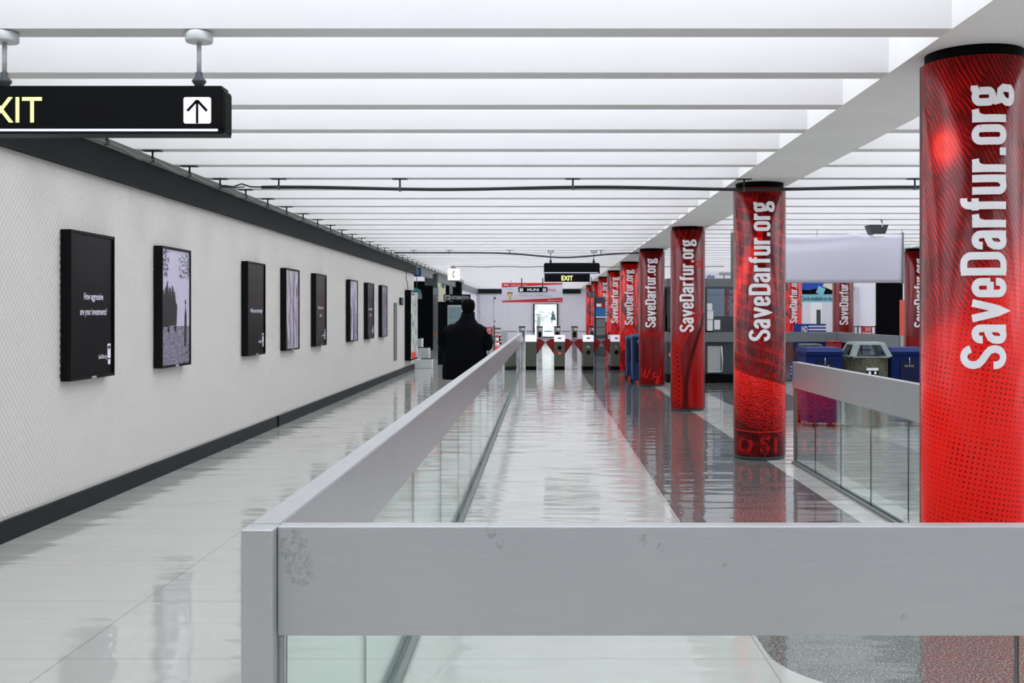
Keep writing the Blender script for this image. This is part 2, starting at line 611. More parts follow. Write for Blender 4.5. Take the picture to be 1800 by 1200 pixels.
def ribbon(pts, w, closed=False):
    """quads along a 2D polyline with mitred joints; long runs are cut up so they can follow a curve"""
    P = [pts[0]]
    for a, b in zip(pts, pts[1:]):
        L = math.hypot(b[0] - a[0], b[1] - a[1])
        if L < 1e-9: continue
        k = max(1, int(L / (w * .9)))
        for i in range(1, k + 1):
            P.append((a[0] + (b[0] - a[0]) * i / k, a[1] + (b[1] - a[1]) * i / k))
    L_, R_ = [], []
    n = len(P)
    for i in range(n):
        p = P[i]
        d0 = None if i == 0 else (p[0] - P[i - 1][0], p[1] - P[i - 1][1])
        d1 = None if i == n - 1 else (P[i + 1][0] - p[0], P[i + 1][1] - p[1])
        d0 = d0 or d1; d1 = d1 or d0
        l0 = math.hypot(*d0); l1 = math.hypot(*d1)
        n0 = (-d0[1] / l0, d0[0] / l0); n1 = (-d1[1] / l1, d1[0] / l1)
        m = (n0[0] + n1[0], n0[1] + n1[1]); ml = math.hypot(*m)
        if ml < .3: m = n0; ml = 1; k = 1
        else:
            m = (m[0] / ml, m[1] / ml)
            k = min(2.2, 1 / max(.35, m[0] * n0[0] + m[1] * n0[1]))
            ml = 1
        h = w / 2 * k
        L_.append((p[0] + m[0] * h, p[1] + m[1] * h)); R_.append((p[0] - m[0] * h, p[1] - m[1] * h))
    return [[L_[i], R_[i], R_[i + 1], L_[i + 1]] for i in range(n - 1)]


def stroke_text(string, length, height, w=34):
    """quads of the lettering; x 0..length, caps height = height"""
    adv = 0; out = []
    gap = 13
    for ch in string:
        W, st = GLY[ch]
        for s in st:
            ww = 34 if ch == '.' else w
            for q in ribbon(s, ww): out.append([(x + adv, y) for x, y in q])
        adv += W + gap
    adv -= gap
    return [[(x / adv * length, y / 222 * height) for x, y in q] for q in out]


# ------------------------------------------------------------------ STRUCTURE
WALLX = -3.56
FAR = 58.5
RIGHTX = 13.0
BACK = -7.0
CZ = 2.87          # soffit and underside of beams
struct(box('floor', 'floor', None, -7.2, RIGHTX, BACK, FAR + .2, -.1, 0))
struct(box('ceiling', 'glow', None, -7.2, RIGHTX, BACK, FAR + .2, 3.82, 3.9))
struct(box('wall_right', 'white_wall', None, RIGHTX, RIGHTX + .2, BACK, FAR + .2, 0, 3.82))
struct(box('wall_rear', 'white_wall', None, -7.2, RIGHTX, BACK - .2, BACK, 0, 3.82))
struct(box('wall_far', 'white_wall', None, -7.2, RIGHTX, FAR, FAR + .2, 0, 3.82))
struct(box('trim_1', 'band', None, WALLX, 2.0, FAR - .05, FAR, 2.6, 2.85))
struct(box('wall_far_right', 'white_wall', None, 9.0, RIGHTX, 46.5, 46.7, 0, 3.82))

# left wall with raised glazed lozenge tiles
def wall_left():
    y0, y1, z0, z1 = BACK, 30.0, .142, 2.6
    V = []; F = []
    def q(p):
        i = len(V); V.extend(p); F.append(tuple(range(i, i + len(p))))
    T = .3
    q([(WALLX, y0, 0), (WALLX, y1, 0), (WALLX, y1, 3.82), (WALLX, y0, 3.82)])
    q([(WALLX, y1, 0), (WALLX - T, y1, 0), (WALLX - T, y1, 3.82), (WALLX, y1, 3.82)])
    q([(WALLX, y0, 0), (WALLX, y0, 3.82), (WALLX - T, y0, 3.82), (WALLX - T, y0, 0)])
    q([(WALLX - T, y0, 0), (WALLX - T, y0, 3.82), (WALLX - T, y1, 3.82), (WALLX - T, y1, 0)])
    py, pz = .052, .056
    rows = int((z1 - z0 - .03) / (pz / 2))
    smooth_from = len(F)
    ny = int((y1 - 4.5) / py)
    for j in range(rows):
        z = z0 + .032 + j * pz / 2
        for i in range(ny):
            y = 4.5 + (i + .5 * (j % 2)) * py
            if y > y1 - .03: continue
            n = 8 if y < 14 else 6
            b = len(V)
            for k in range(n):
                a = 2 * PI * k / n
                V.append((WALLX + .0005, y + .0225 * math.cos(a), z + .0275 * math.sin(a)))
            V.append((WALLX + .0125, y, z - .006))
            for k in range(n):
                F.append((b + k, b + (k + 1) % n, b + n))
    me = bpy.data.meshes.new('wall_left')
    me.from_pydata(V, [], F)
    sm = np.zeros(len(F), dtype=bool); sm[smooth_from:] = True
    me.polygons.foreach_set('use_smooth', sm)
    me.materials.append(M['white_tile'])
    o = bpy.data.objects.new('wall_left', me)
    COL.objects.link(o)
    return struct(o)


wall_left()
struct(box('wall_left_far', 'white_wall', None, WALLX - .3, WALLX, 46.2, FAR, 0, 3.82))
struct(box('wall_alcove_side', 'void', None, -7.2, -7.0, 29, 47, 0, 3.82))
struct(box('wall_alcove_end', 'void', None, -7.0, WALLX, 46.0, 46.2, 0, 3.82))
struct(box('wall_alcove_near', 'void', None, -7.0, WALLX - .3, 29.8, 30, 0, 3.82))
struct(box('baseboard_left', 'base', None, WALLX, WALLX + .03, BACK, 14.48, 0, .142, bev=.004))
struct(box('baseboard_left', 'base', None, WALLX, WALLX + .03, 14.6, 30.01, 0, .142, bev=.004))
struct(box('baseboard_left', 'matte_black', None, WALLX, WALLX + .012, 14.48, 14.6, 0, .142))
# dark band at the top of the wall, in jointed lengths, with a grey lip
yy = BACK
k = 2
for y0, y1 in ((BACK, 11.6), (11.603, 21.2), (21.203, 30.02)):
    struct(MB().box(WALLX, WALLX + .07, y0, y1, 2.6, 2.835).build('trim_%d' % k, 'band')); k += 1
b = MB()
b.hexa([(WALLX, BACK, 2.836), (WALLX + .08, BACK, 2.836), (WALLX + .17, BACK, 2.868), (WALLX, BACK, 2.868)],
       [(WALLX, 46, 2.836), (WALLX + .08, 46, 2.836), (WALLX + .17, 46, 2.868), (WALLX, 46, 2.868)])
struct(b.build('trim_5', 'band_lip'))
struct(box('trim_6', 'grey', None, WALLX - .05, WALLX + .07, 30.03, 34.5, 2.62, 2.835))
struct(box('trim_7', 'greyd', None, WALLX - .35, WALLX + .05, 36.0, 36.2, 2.45, 2.835))
struct(box('trim_8', 'grey', None, WALLX - .05, WALLX + .07, 36.25, FAR, 2.58, 2.835))

# long soffit beams over the columns
struct(box('beam_soffit', 'soffit', None, 1.96, 2.60, BACK, FAR, CZ - .003, 3.82))
struct(box('beam_soffit', 'soffit', None, 7.53, 8.17, BACK, FAR, CZ - .003, 3.82))
# cross beams
nb = 0
BAR0, BARP, BARW = 5.24, .955, .165
for k in range(-12, 56):
    y = BAR0 + k * BARP
    if y > FAR - .2: break
    xl = WALLX if y < 29.5 else (-7.0 if y < 45.7 else WALLX)
    for (xa, xb) in ((xl, 1.96), (2.60, 7.53), (8.17, RIGHTX)):
        struct(box('ceiling_beam', 'beam', None, xa, xb, y, y + BARW, CZ, 3.72))
def bar_y(k): return BAR0 + k * BARP + BARW / 2

# ------------------------------------------------------------------ COLUMNS
R = .267
TH0 = math.radians(-11)


def cyl(cx, cy, r, th0=TH0):
    return lambda u, v: (cx + r * math.sin(u / r + th0), cy - r * math.cos(u / r + th0), v)


WRAPS = {k: wrap_mat(k) for k in ('dots', 'engraving', 'plain', 'ink', 'faces')}
LET = stroke_text('SaveDarfur.org', 1.43, .222)


def make_column(x, y, kind, label, lettered=True):
    root = thing('advertising_column', (x, y, 0), label, 'column', 'red advertising columns', 'thing')
    r = R
    # printed wrap with UV in metres
    bm = bmesh.new(); uvl = bm.loops.layers.uv.new('UVMap')
    n = 64; z0, z1 = .035, 2.81
    zs = [z0, z1]
    ring = [[bm.verts.new((r * math.sin(2 * PI * i / n - PI), -r * math.cos(2 * PI * i / n - PI), z)) for i in range(n)] for z in zs]
    for i in range(n):
        f = bm.faces.new((ring[0][i], ring[0][(i + 1) % n], ring[1][(i + 1) % n], ring[1][i]))
        f.smooth = True
        us = (i, i + 1, i + 1, i)
        for lp, uu, vv in zip(f.loops, us, (z0, z0, z1, z1)):
            lp[uvl].uv = ((2 * PI * uu / n - PI) * r, vv)
    rim = []
    for z, rg, flip in ((z1, ring[1], 1),):
        bm.faces.new(rg)
    me = bpy.data.meshes.new('printed_wrap'); bm.to_mesh(me); bm.free()
    me.materials.append(WRAPS[kind])
    w = bpy.data.objects.new('printed_wrap', me); COL.objects.link(w); w.parent = root
    b = MB(); b.lathe(x, y, [(.247, 2.80), (.247, CZ)], 48); b.build('collar', 'matte_black', root)
    b = MB(); b.lathe(x, y, [(r - .006, 0), (r - .006, .034)], 48); b.build('base_ring', 'greyd', root)
    for a in (-104, 84):
        th = math.radians(a)
        b = MB()
        q = [(x + (r + e) * math.sin(th + da), y - (r + e) * math.cos(th + da)) for e, da in ((-.004, -.02), (.004, -.02), (.004, .02), (-.004, .02))]
        b.hexa([(p[0], p[1], .03) for p in q], [(p[0], p[1], 2.815) for p in q])
        b.build('seam_strip', 'dsteel', root)
    if lettered:
        fn = cyl(x, y, r + .0025)
        b = MB()
        # letters read upwards: text x -> height, text y -> towards the left
        for p in LET:
            b.bm.faces.new([b.bm.verts.new(fn(-(v - .111), 1.225 + u)) for u, v in p])
        b.build('lettering', 'letter', root)
    return root


def deco(root, polys, material, off=.0015, name='print'):
    """raised print on a column: polys in (u, v) metres, u measured from the camera-facing line"""
    x, y = root.location.x, root.location.y
    fn = cyl(x, y, R + off, math.radians(-11))
    return MB().flat(polys, fn).build(name, material, root)


ROW1, ROW2 = 2.27, 7.85
cy_ = [5.76, 11.47, 17.18, 22.89, 28.6, 34.31, 40.02, 45.73, 51.44]
kinds = ['dots', 'engraving', 'plain', 'plain', 'ink', 'faces', 'ink', 'faces', 'ink']
labs = ['nearest red column, with dark halftone dots and large white sideways lettering',
        'red column beside the short right glass railing, engraved seal print round its foot',
        'red column with interlocking loops and a curved dark stripe below its lettering',
        'dark red column with a scrawled signature near its foot, blue bins behind it',
        'red column just left of the blue bins, behind the column with the scrawl',
        'red column immediately right of the rightmost front turnstile, its foot clear of bins',
        'red column behind the gap between the front turnstiles, beside the fare machine',
        'far red column standing behind the fare machine',
        'farthest red column, beside the white end wall']
cols = []
for i, (y, kd) in enumerate(zip(cy_, kinds)):
    cols.append(make_column(ROW1, y, kd, labs[i], i < 7))
row2 = [(22.89, 'plain', 'right-hand red column beside the dark wall, partly hidden by the nearest column'),
        (28.6, 'plain', 'dark red column below the white blank banner, right of the transit card sign'),
        (34.31, 'faces', 'bright red column below the white banner, left of the transit card sign'),
        (45.73, 'faces', 'small red column seen dimly through the glass of the agent booth')]
for y, kd, lb in row2:
    cols.append(make_column(ROW2, y, kd, lb))

# prints on column 3: loops, stripe, hatching
c3 = cols[2]
P = []
path = [(-.20 + .02 * math.sin(v * 5) + max(0, (v - .9)) ** 1.3 * .62, v) for v in [.12 + i * .075 for i in range(20)]]
for i, (u, v) in enumerate(path):
    for (du, rr) in ((0, .10), (.045, .075), (-.02, .055)):
        P += ribbon([(u + du + rr * math.cos(a), v + rr * 1.05 * math.sin(a)) for a in [2 * PI * k / 20 for k in range(21)]], .006)
deco(c3, P, 'redlight', name='loop_print')
curve = [(-.02 + .02 * v + (max(0, v - .35) ** 1.7) * .27, v) for v in [.04 + i * .07 for i in range(22)]]
deco(c3, ribbon(curve, .055), 'reddark', .0038, name='stripe_print')
P = []
for i in range(80):
    v = .05 + i * .0165
    u0 = -.02 + .02 * v + (max(0, v - .35) ** 1.7) * .27 + .04
    if u0 < .26: P += ribbon([(u0, v + .01), (.33, v - .015 + .02 * math.sin(v * 6))], .006)
deco(c3, P, 'redlight', name='hatch_print')
P = []
for k in range(5):
    P += ribbon([(-.32 + .1 * k + .22 * math.cos(a), 2.78 + .03 * k + .26 * math.sin(a)) for a in [PI + PI * j / 18 for j in range(19)]], .006)
for k in range(3):
    P += ribbon([(.10 + .09 * k + .05 * math.cos(a), 2.28 + .05 * math.sin(a)) for a in [2 * PI * j / 16 for j in range(17)]], .012)
deco(c3, P, 'redlight', name='ring_print')
# signature scrawl on column 4
c4 = cols[3]
sg = [(-.20, .40), (-.21, .22), (-.17, .20), (-.11, .36), (-.12, .20), (-.08, .18), (.00, .38), (-.02, .30)]
sg2 = [(.12, .30), (.05, .26), (.07, .21), (.17, .20), (.19, .10), (.12, .06), (.13, .14), (.22, .22), (.24, .40)]
deco(c4, ribbon(sg, .021) + ribbon(sg2, .021) + ribbon([(.0, .16), (.06, .18), (.1, .22)], .018), 'redlight', name='signature_print')
deco(c4, ribbon([(-.30 + .02 * i, 1.08 + .035 * math.sin(i * 2.1) + .02 * math.sin(i * .7)) for i in range(31)], .035), 'redmid', name='torn_edge_print')
# seal lettering on column 2
c2 = cols[1]


def coltext(root, s, u0, v0, w, h, slope, material, bold=.02):
    x, y = root.location.x, root.location.y
    f0 = cyl(x, y, R + .0015, math.radians(-11))
    return MB().text(s, u0, v0, w, h, lambda u, v: f0(u, v + slope * (u - u0)), bold)


coltext(c2, 'COLX', -.24, .93, .46, .085, -.26, 'redmid').build('seal_lettering', 'redmid', c2)
coltext(c2, 'O ST', -.25, .07, .50, .17, .03, 'redmid', .03).build('seal_lettering', 'redmid', c2)
deco(c2, ribbon([(-.36 + i * .06, .91 - .26 * (i * .06 - .12)) for i in range(12)], .012), 'redmid', name='seal_rule_print')
deco(c2, ribbon([(-.36 + i * .06, 1.07 - .26 * (i * .06 - .12)) for i in range(12)], .007), 'redmid', name='seal_rule_print')
deco(c2, ribbon([(-.36 + i * .06, .29 + .16 * (i * .06 - .36) ** 2) for i in range(12)], .010), 'redlight', name='seal_rule_print')
deco(cols[9], ribbon([(-.12 + .1 * math.cos(a), .93 + .1 * math.sin(a)) for a in [2 * PI * j / 18 for j in range(19)]], .02) +
     ribbon([(-.12 + .05 * math.cos(a), .93 + .05 * math.sin(a)) for a in [2 * PI * j / 14 for j in range(15)]], .02), 'redmid', name='ring_print')

# ------------------------------------------------------------------ RAILINGS
RT = 1.01


def railing(name, label, pts, seams, post_at=(), t=.072, bh=.255, top=RT):
    """straight glass railing along Y or X: metal board, glass panes, floor channel, posts"""
    pass


# long railing on the left
rl = thing('glass_railing', (-.645, 2.52, 0), 'long metal-topped glass railing running down the middle to the turnstiles', 'railing')
xn, xf, yn, yf = -.651, -.585, 2.48, 29.2
def rx(y): return xn + (xf - xn) * (y - yn) / (yf - yn)
b = MB()
hw = .036
b.hexa([(rx(yn + .074) - hw, yn + .074, RT - .255), (rx(yn + .074) + hw, yn + .074, RT - .255), (rx(yf) + hw, yf, RT - .255), (rx(yf) - hw, yf, RT - .255)],
       [(rx(yn + .074) - hw, yn + .074, RT), (rx(yn + .074) + hw, yn + .074, RT), (rx(yf) + hw, yf, RT), (rx(yf) - hw, yf, RT)])
bmesh.ops.bevel(b.bm, geom=b.bm.edges[:], offset=.003, segments=2, affect='EDGES')
b.build('top_board', 'alu', rl)
box('corner_post', 'alu', rl, -.687, -.6145, 2.48, 2.552, 0, RT, bev=.003)
box('end_post', 'steel', rl, rx(yf) - .02, rx(yf) + .02, yf + .002, yf + .05, 0, RT - .02, bev=.003)
b = MB()
for dx in (-.042, .018):
    b.box(-.615 + dx, -.615 + dx + .022, 2.575, yf, .0, .022)
b.box(-.634, -.597, 2.575, yf, 0, .008)
b.build('floor_channel', 'dsteel', rl)
ys = [2.6] + [3.77 + 1.39 * i for i in range(18)] + [yf - .03]
for a, c in zip(ys, ys[1:]):
    if c - a > .2:
        pane('glass', rl, -.6155 - .0035, -.6155 + .0035, a + .004, c - .004, .012, RT - .25)
# cross railing nearest the camera
rc = thing('glass_railing', (1, 2.52, 0), 'wide smudged metal board railing crossing the foreground in front of the columns', 'railing')
box('top_board', 'alu', rc, -.6135, 2.9, 2.52, 2.571, RT - .252, RT, bev=.0025)
pane('glass', rc, -.598, 1.1, 2.54, 2.552, .012, RT - .25)
pane('glass', rc, 1.106, 2.9, 2.54, 2.552, .012, RT - .25)
box('side_bracket', 'steel', rc, -.612, -.602, 2.53, 2.56, 0, RT - .256)
box('floor_channel', 'dsteel', rc, -.60, 2.9, 2.525, 2.567, 0, .012)
# short railing at the right
rr = thing('glass_railing', (2.56, 8.5, 0), 'short metal and glass railing behind the nearest column, blue label on its end', 'railing')
b = MB()
xa, xb, ya, yb = 2.555, 2.60, 11.05, 6.15
b.hexa([(xa - .035, ya, .76), (xb - .035, yb, .76), (xb + .035, yb, .76), (xa + .035, ya, .76)],
       [(xa - .035, ya, RT + .01), (xb - .035, yb, RT + .01), (xb + .035, yb, RT + .01), (xa + .035, ya, RT + .01)])
b.build('top_board', 'alu', rr)
box('end_post', 'dsteel', rr, 2.53, 2.56, 11.0, 11.045, 0, .76, bev=.003)
ys = [10.98, 10.2, 9.32, 8.47, 7.6, 6.75, 6.15]
for a, c in zip(ys, ys[1:]):
    pane('glass', rr, 2.537, 2.544, c + .004, a - .004, .012, .765)
b = MB()
b.box(2.50, 2.522, 6.15, 11, 0, .022); b.box(2.558, 2.58, 6.15, 11, 0, .022); b.box(2.52, 2.56, 6.15, 11, 0, .008)
b.build('floor_channel', 'dsteel', rr)
lbp = box('end_label', 'bluesign', rr, 2.50, 2.535, 11.051, 11.056, .86, .995)
lbp2 = MB().box(2.497, 2.5195, 11.046, 11.0505, .86, .995)
o_ = lbp2.build('side_label', 'bluesign', rr)
b = MB()
for z in (.96, .925, .89): b.flat([[(2.502, z), (2.512, z), (2.512, z + .018), (2.502, z + .018)]], front(11.0455))
b.build('label_mark', 'white', o_)

# railing by the agent booth and round the bins
rb = thing('metal_barrier', (5.6, 24.5, 0), 'grey metal barrier board beyond the blue bins, turning a corner beside them', 'barrier')
box('top_board', 'grey', rb, 4.62, 6.66, 24.46, 24.53, .88, 1.10, bev=.004)
box('side_board', 'grey', rb, 6.58, 6.65, 20.2, 24.455, .88, 1.10, bev=.004)
pane('tinted', rb, 4.62, 6.60, 24.49, 24.502, .03, .875)
pane('tinted', rb, 6.61, 6.622, 20.25, 24.45, .03, .875)
box('end_post', 'steel', rb, 6.585, 6.645, 20.15, 20.195, 0, 1.10)
box('floor_channel', 'greyd', rb, 4.62, 6.62, 24.47, 24.52, 0, .03)

# ------------------------------------------------------------------ EXIT SIGNS
def hanger_rod(x, y, ztop, zbot, root, big=True):
    b = MB(); b.lathe(x, y, [(.062, ztop - .052), (.066, ztop - .045), (.066, ztop - .012), (.060, ztop - .003)], 28)
    b.build('ceiling_cup', 'ledge', root)
    b = MB(); b.lathe(x, y, [(.011, zbot + .07), (.011, ztop - .05)], 14)
    b.build('rod', 'greyl', root)
    b = MB()
    b.lathe(x, y, [(.020, zbot - .001), (.021, zbot + .012), (.033, zbot + .028), (.034, zbot + .036), (.018, zbot + .055), (.018, zbot + .075), (.012, zbot + .078)], 20)
    b.build('swivel_joint', 'greyd', root)


def exit_sign(x0, x1, y, z0, z1, label, rods, near=True):
    root = thing('exit_sign', ((x0 + x1) / 2, y + .08, z0), label, 'sign', 'hanging exit signs')
    H = z1 - z0
    b = MB(); b.box(x0, x1, y, y + .13, z0 + .0, z0 + .008); b.box(x0, x1, y + .012, y + .13, z0 + .008, z1 - .018, bev=.003)
    b.box(x0 + .02, x1 - .012, y + .01, y + .12, z1 - .018, z1)
    b.box(x0, x1, y, y + .012, z0 + .03, z1 - .018)
    b.build('housing', 'black', root)
    box('light_slot', 'striplight', root, x0 + .01, x1 - .03, y + .0005, y + .011, z0 + .013, z0 + .024)
    b = MB()
    for i in range(5):
        yy = y + .018 + i * .023
        b.box(x1 + .0005, x1 + .004, yy, yy + .012, z0 + .012, z1 - .03)
    b.build('end_cap', 'frame', root)
    for xr in rods: hanger_rod(xr, y + .065, CZ, z1, root)
    return root


yE = 5.235
s1 = exit_sign(PX(-47, yE), PX(393, yE), yE, PZ(235, yE), PZ(150, yE), 'black hanging exit sign at top left with a white up-arrow panel', (PX(8, 5.3), PX(350, 5.3)))
b = MB(); b.text('EXIT', PX(-45, yE), PZ(215, yE), (74 + 45) / FPX * yE, (215 - 170) / FPX * yE, front(yE - .002), .004)
b.build('lettering', 'exit', s1)


def rounded(u0, u1, v0, v1, r, n=5):
    P = []
    for cx, cy, a in ((u1 - r, v1 - r, 0), (u0 + r, v1 - r, 90), (u0 + r, v0 + r, 180), (u1 - r, v0 + r, 270)):
        P += arc(cx, cy, r, r, a, a + 90, n)
    return P


def prism(poly, y0, y1):
    b = MB()
    b.hexa([(u, y0, v) for u, v in poly], [(u, y1, v) for u, v in poly])
    return b


ax0, ax1, az0, az1 = PX(323, yE), PX(371, yE), PZ(217, yE), PZ(171, yE)
ap = prism(rounded(ax0, ax1, az0, az1, .010), yE - .003, yE + .001).build('arrow_panel', 'arrowbox', s1)
cx = (ax0 + ax1) / 2
P = ribbon([(cx, az0), (cx, az1 - .014)], .012) + ribbon([(cx - .047, az1 - .066), (cx, az1 - .015)], .013) + ribbon([(cx + .047, az1 - .066), (cx, az1 - .015)], .013)
MB().flat(P, front(yE - .0045)).build('arrow', 'matte_black', ap)

yG = 23.40
s2 = exit_sign(PX(956, yG), PX(1054, yG), yG, PZ(480.5, yG), PZ(462, yG), 'small black hanging exit sign over the middle aisle before the red banner', (PX(968, yG), PX(1044, yG)))
box('lower_panel', 'black', s2, PX(957, yG), PX(1037, yG), yG - .0, yG + .13, PZ(495, yG), PZ(481, yG))
MB().text('EXIT', PX(987, yG), PZ(492.6, yG), 20 / FPX * yG, 8.2 / FPX * yG, front(yG - .005), .012).build('lettering', 'exit', s2)

# ------------------------------------------------------------------ POSTERS on the left wall
PXF = WALLX + .088
PW, PZ0, PZ1 = .82, 1.005, 2.125
pst = [(8.03, 'How aggressive', 'are your investments?'), (9.95, None, 'truck'), (12.84, "What's your", 'exit strategy?'), (14.75, None, 'streak'),
       (16.69, 'Where are you', 'now?'), (19.65, None, 'figure'), (21.61, 'Is it worth', 'it?'), (23.53, None, 'dim')]
plab = ['black wall poster with two lines of white text, nearest on the tiled wall',
        'wall poster of a truck full of people on a dirt track, black and white',
        'black wall poster between the truck photograph and the blurred white streak photograph',
        'wall poster with blurred pale vertical streaks, fourth along the tiled wall',
        'black wall poster directly after the blurred streak photograph, small text and logo',
        'wall poster photograph with a pale sky and dark upright figures',
        'black wall poster between the pale-sky photograph and the dim last photograph',
        'dim grey photograph poster, last on the tiled wall before the metal slot']
pm = {'truck': photo_mat('photo_ground', (60, 58, 70), (168, 164, 182), (30, 30, 60), seed=1), 'streak': photo_mat('photo_streaks', (40, 40, 52), (225, 220, 238), (8, 8, 1.2), seed=2),
      'figure': photo_mat('photo_pale', (120, 120, 146), (216, 214, 232), (5, 5, 2), seed=3), 'dim': photo_mat('photo_dim', (40, 40, 46), (160, 156, 172), (5, 5, 2), seed=4)}
M['sky_print'] = mat('photo_sky', (200, 196, 216), .25)
M['photo_black'] = mat('photo_black', (12, 13, 18), .3)
M['photo_grey'] = mat('photo_grey', (74, 74, 86), .3)
M['poster_letter'] = mat('poster_letter_white', (238, 236, 252), .4)
for i, ((y0, l1, l2), lb) in enumerate(zip(pst, plab)):
    y1 = y0 + PW
    root = thing('poster_case', (WALLX, y0 + PW / 2, PZ0), lb, 'poster', 'poster cases along the tiled wall')
    b = MB(); fw = .022
    b.box(WALLX + .012, PXF - .012, y0, y1, PZ0, PZ1)
    for (a0, a1, c0, c1) in ((y0, y0 + fw, PZ0, PZ1), (y1 - fw, y1, PZ0, PZ1), (y0 + fw, y1 - fw, PZ0, PZ0 + fw), (y0 + fw, y1 - fw, PZ1 - fw, PZ1)):
        b.box(PXF - .012, PXF, a0, a1, c0, c1)
    b.build('frame', 'frame', root)
    box('latch', 'greyl', root, PXF, PXF + .004, y0 + .37, y0 + .45, PZ0 + .003, PZ0 + .018)
    xp = PXF - .0105
    a, c, d, e = y0 + fw, y1 - fw, PZ0 + fw, PZ1 - fw
    if l1:
        pr = MB().box(PXF - .012, xp, a, c, d, e).build('print', 'glossblack', root)
        b = MB(); fn = faceX(xp + .001)
        if i == 0:
            b.text(l1, y0 + .25, 1.612, .36, .052, fn, .012); b.text(l2, y0 + .18, 1.495, .50, .052, fn, .012)
        elif i == 2:
            b.text(l1 + ' ' + l2, y0 + .15, 1.52, .55, .05, fn, .012)
        else:
            b.text(l1, y0 + .18, 1.58, .42, .05, fn, .012); b.text(l2, y0 + .32, 1.46, .16, .05, fn, .012)
        b.build('lettering', 'poster_letter', pr)
        b = MB()
        b.flat([[(y1 - .125, 1.15), (y1 - .06, 1.15), (y1 - .06, 1.265), (y1 - .125, 1.265)], [(y1 - .115, 1.10), (y1 - .065, 1.10), (y1 - .065, 1.14), (y1 - .115, 1.14)]], fn)
        b.text('SaveDarfur.org', y1 - .30, 1.15, .16, .035, fn, .01)
        b.build('logo', 'poster_letter', pr)
        b = MB(); b.flat([arc(y1 - .0925, 1.235, .026, .014, 0, 360, 12)[:-1]], faceX(xp + .002)); b.build('logo_mark', 'photo_black', pr)
    else:
        if l2 == 'truck':
            hz = d + .36
            pr = MB().box(PXF - .012, xp, a, c, hz, e).build('print', 'sky_print', root)
            MB().box(PXF - .012, xp + .0003, a, c, d, hz).build('ground_print', pm['truck'], pr)
            fn = faceX(xp + .001)
            b = MB()
            u = a
            b.flat([[(u, hz - .01), (u + .40, hz + .01), (u + .42, hz + .20), (u + .34, hz + .25), (u + .05, hz + .26), (u, hz + .3)]], fn)
            rr_ = random.Random(5)
            for j in range(9):
                uu = u + .0 + j * .04 + .012 * rr_.random(); hh = .02 + .09 * math.sin(PI * (j + 1) / 10) * (.5 + .5 * rr_.random()); lean = .03 * (rr_.random() - .4)
                b.flat([[(uu, hz + .20), (uu + .055, hz + .20), (uu + .045 + lean, hz + .26 + hh), (uu + .008 + lean, hz + .26 + hh)], arc(uu + .026 + lean, hz + .275 + hh, .015, .021, 0, 360, 8)[:-1]], faceX(xp + .0012 + j * .00003))
            b.flat([ribbon([(u + .05, hz + .25), (u + .16, hz + .42)], .02)[0]], faceX(xp + .0018))
            b.flat(ribbon([(u + .05, hz + .25), (u + .16, hz + .42)], .02), faceX(xp + .0019))
            # figure at right with stick
            b.flat([[(u + .62, hz - .2), (u + .67, hz - .2), (u + .69, hz + .1), (u + .66, hz + .2), (u + .63, hz + .1)], arc(u + .655, hz + .23, .018, .026, 0, 360, 8)[:-1]], faceX(xp + .0014))
            b.flat([arc(u + .18, hz - .03, .03, .035, 0, 360, 10)[:-1], arc(u + .36, hz - .02, .03, .035, 0, 360, 10)[:-1]], faceX(xp + .0016))
            b.build('truck_silhouette', 'photo_black', pr)
            b = MB()
            rnd = random.Random(3)
            for j in range(260):
                side = j % 2
                uu = (c - .30 * rnd.random() ** 1.5) if side else (a + .18 * rnd.random() ** 1.8)
                zz = e - .26 * rnd.random() ** (.8 if side else 1.1)
                s_ = .004 + .010 * rnd.random()
                uu = min(max(uu, a + s_), c - s_); zz = min(zz, e - s_)
                b.flat([arc(uu, zz, s_, s_ * .8, 0, 360, 6)[:-1]], faceX(xp + .0010 + .00001 * j))
            b.build('branch_print', 'photo_grey', pr)
        else:
            pr = MB().box(PXF - .012, xp, a, c, d, e).build('print', pm[l2], root)
            if l2 == 'figure':
                b = MB()
                b.flat([[(a, d), (a + .1, d), (a + .2, d + .5), (a + .12, d + .62), (a, d + .6)], [(a + .3, d), (a + .52, d), (a + .46, d + .5), (a + .41, d + .66), (a + .34, d + .5)],
                        arc(a + .41, d + .70, .028, .038, 0, 360, 10)[:-1], [(a + .6, d + .1), (a + .74, d + .1), (a + .7, d + .5), (a + .62, d + .5)]], faceX(xp + .001))
                b.build('figure_print', 'photo_grey', pr)
            elif l2 == 'streak':
                b = MB()
                b.flat(ribbon([(a + .15, e - .02), (a + .3, e - .4), (a + .22, e - .7), (a + .3, d + .02)], .03) + ribbon([(a + .55, e - .02), (a + .42, e - .5), (a + .5, d + .02)], .05), faceX(xp + .001))
                b.build('shadow_print', 'photo_grey', pr)

# ------------------------------------------------------------------ CONDUITS AND HANGERS
def pipe_hanger(x, y, ztop, drop, label, m='pipe', along='x', group='black hangers on the cross conduits'):
    root = thing('pipe_hanger', (x, y, ztop - drop), label, 'pipe hanger', group)
    w, d = (.075, .035)
    box('plate', m, root, x - w, x + w, y - d, y + d, ztop - .009, ztop, bev=.002)
    b = MB(); b.lathe(x, y, [(.009, ztop - drop + .018), (.009, ztop - .009)], 10); b.build('rod', m, root)
    b = MB()
    if along == 'x': b.box(x - .012, x + .012, y - .022, y + .022, ztop - drop - .024, ztop - drop + .02, bev=.004)
    else: b.box(x - .022, x + .022, y - .016, y + .016, ztop - drop - .022, ztop - drop + .02, bev=.004)
    b.build('clamp', 'gpipe', root)
    return root


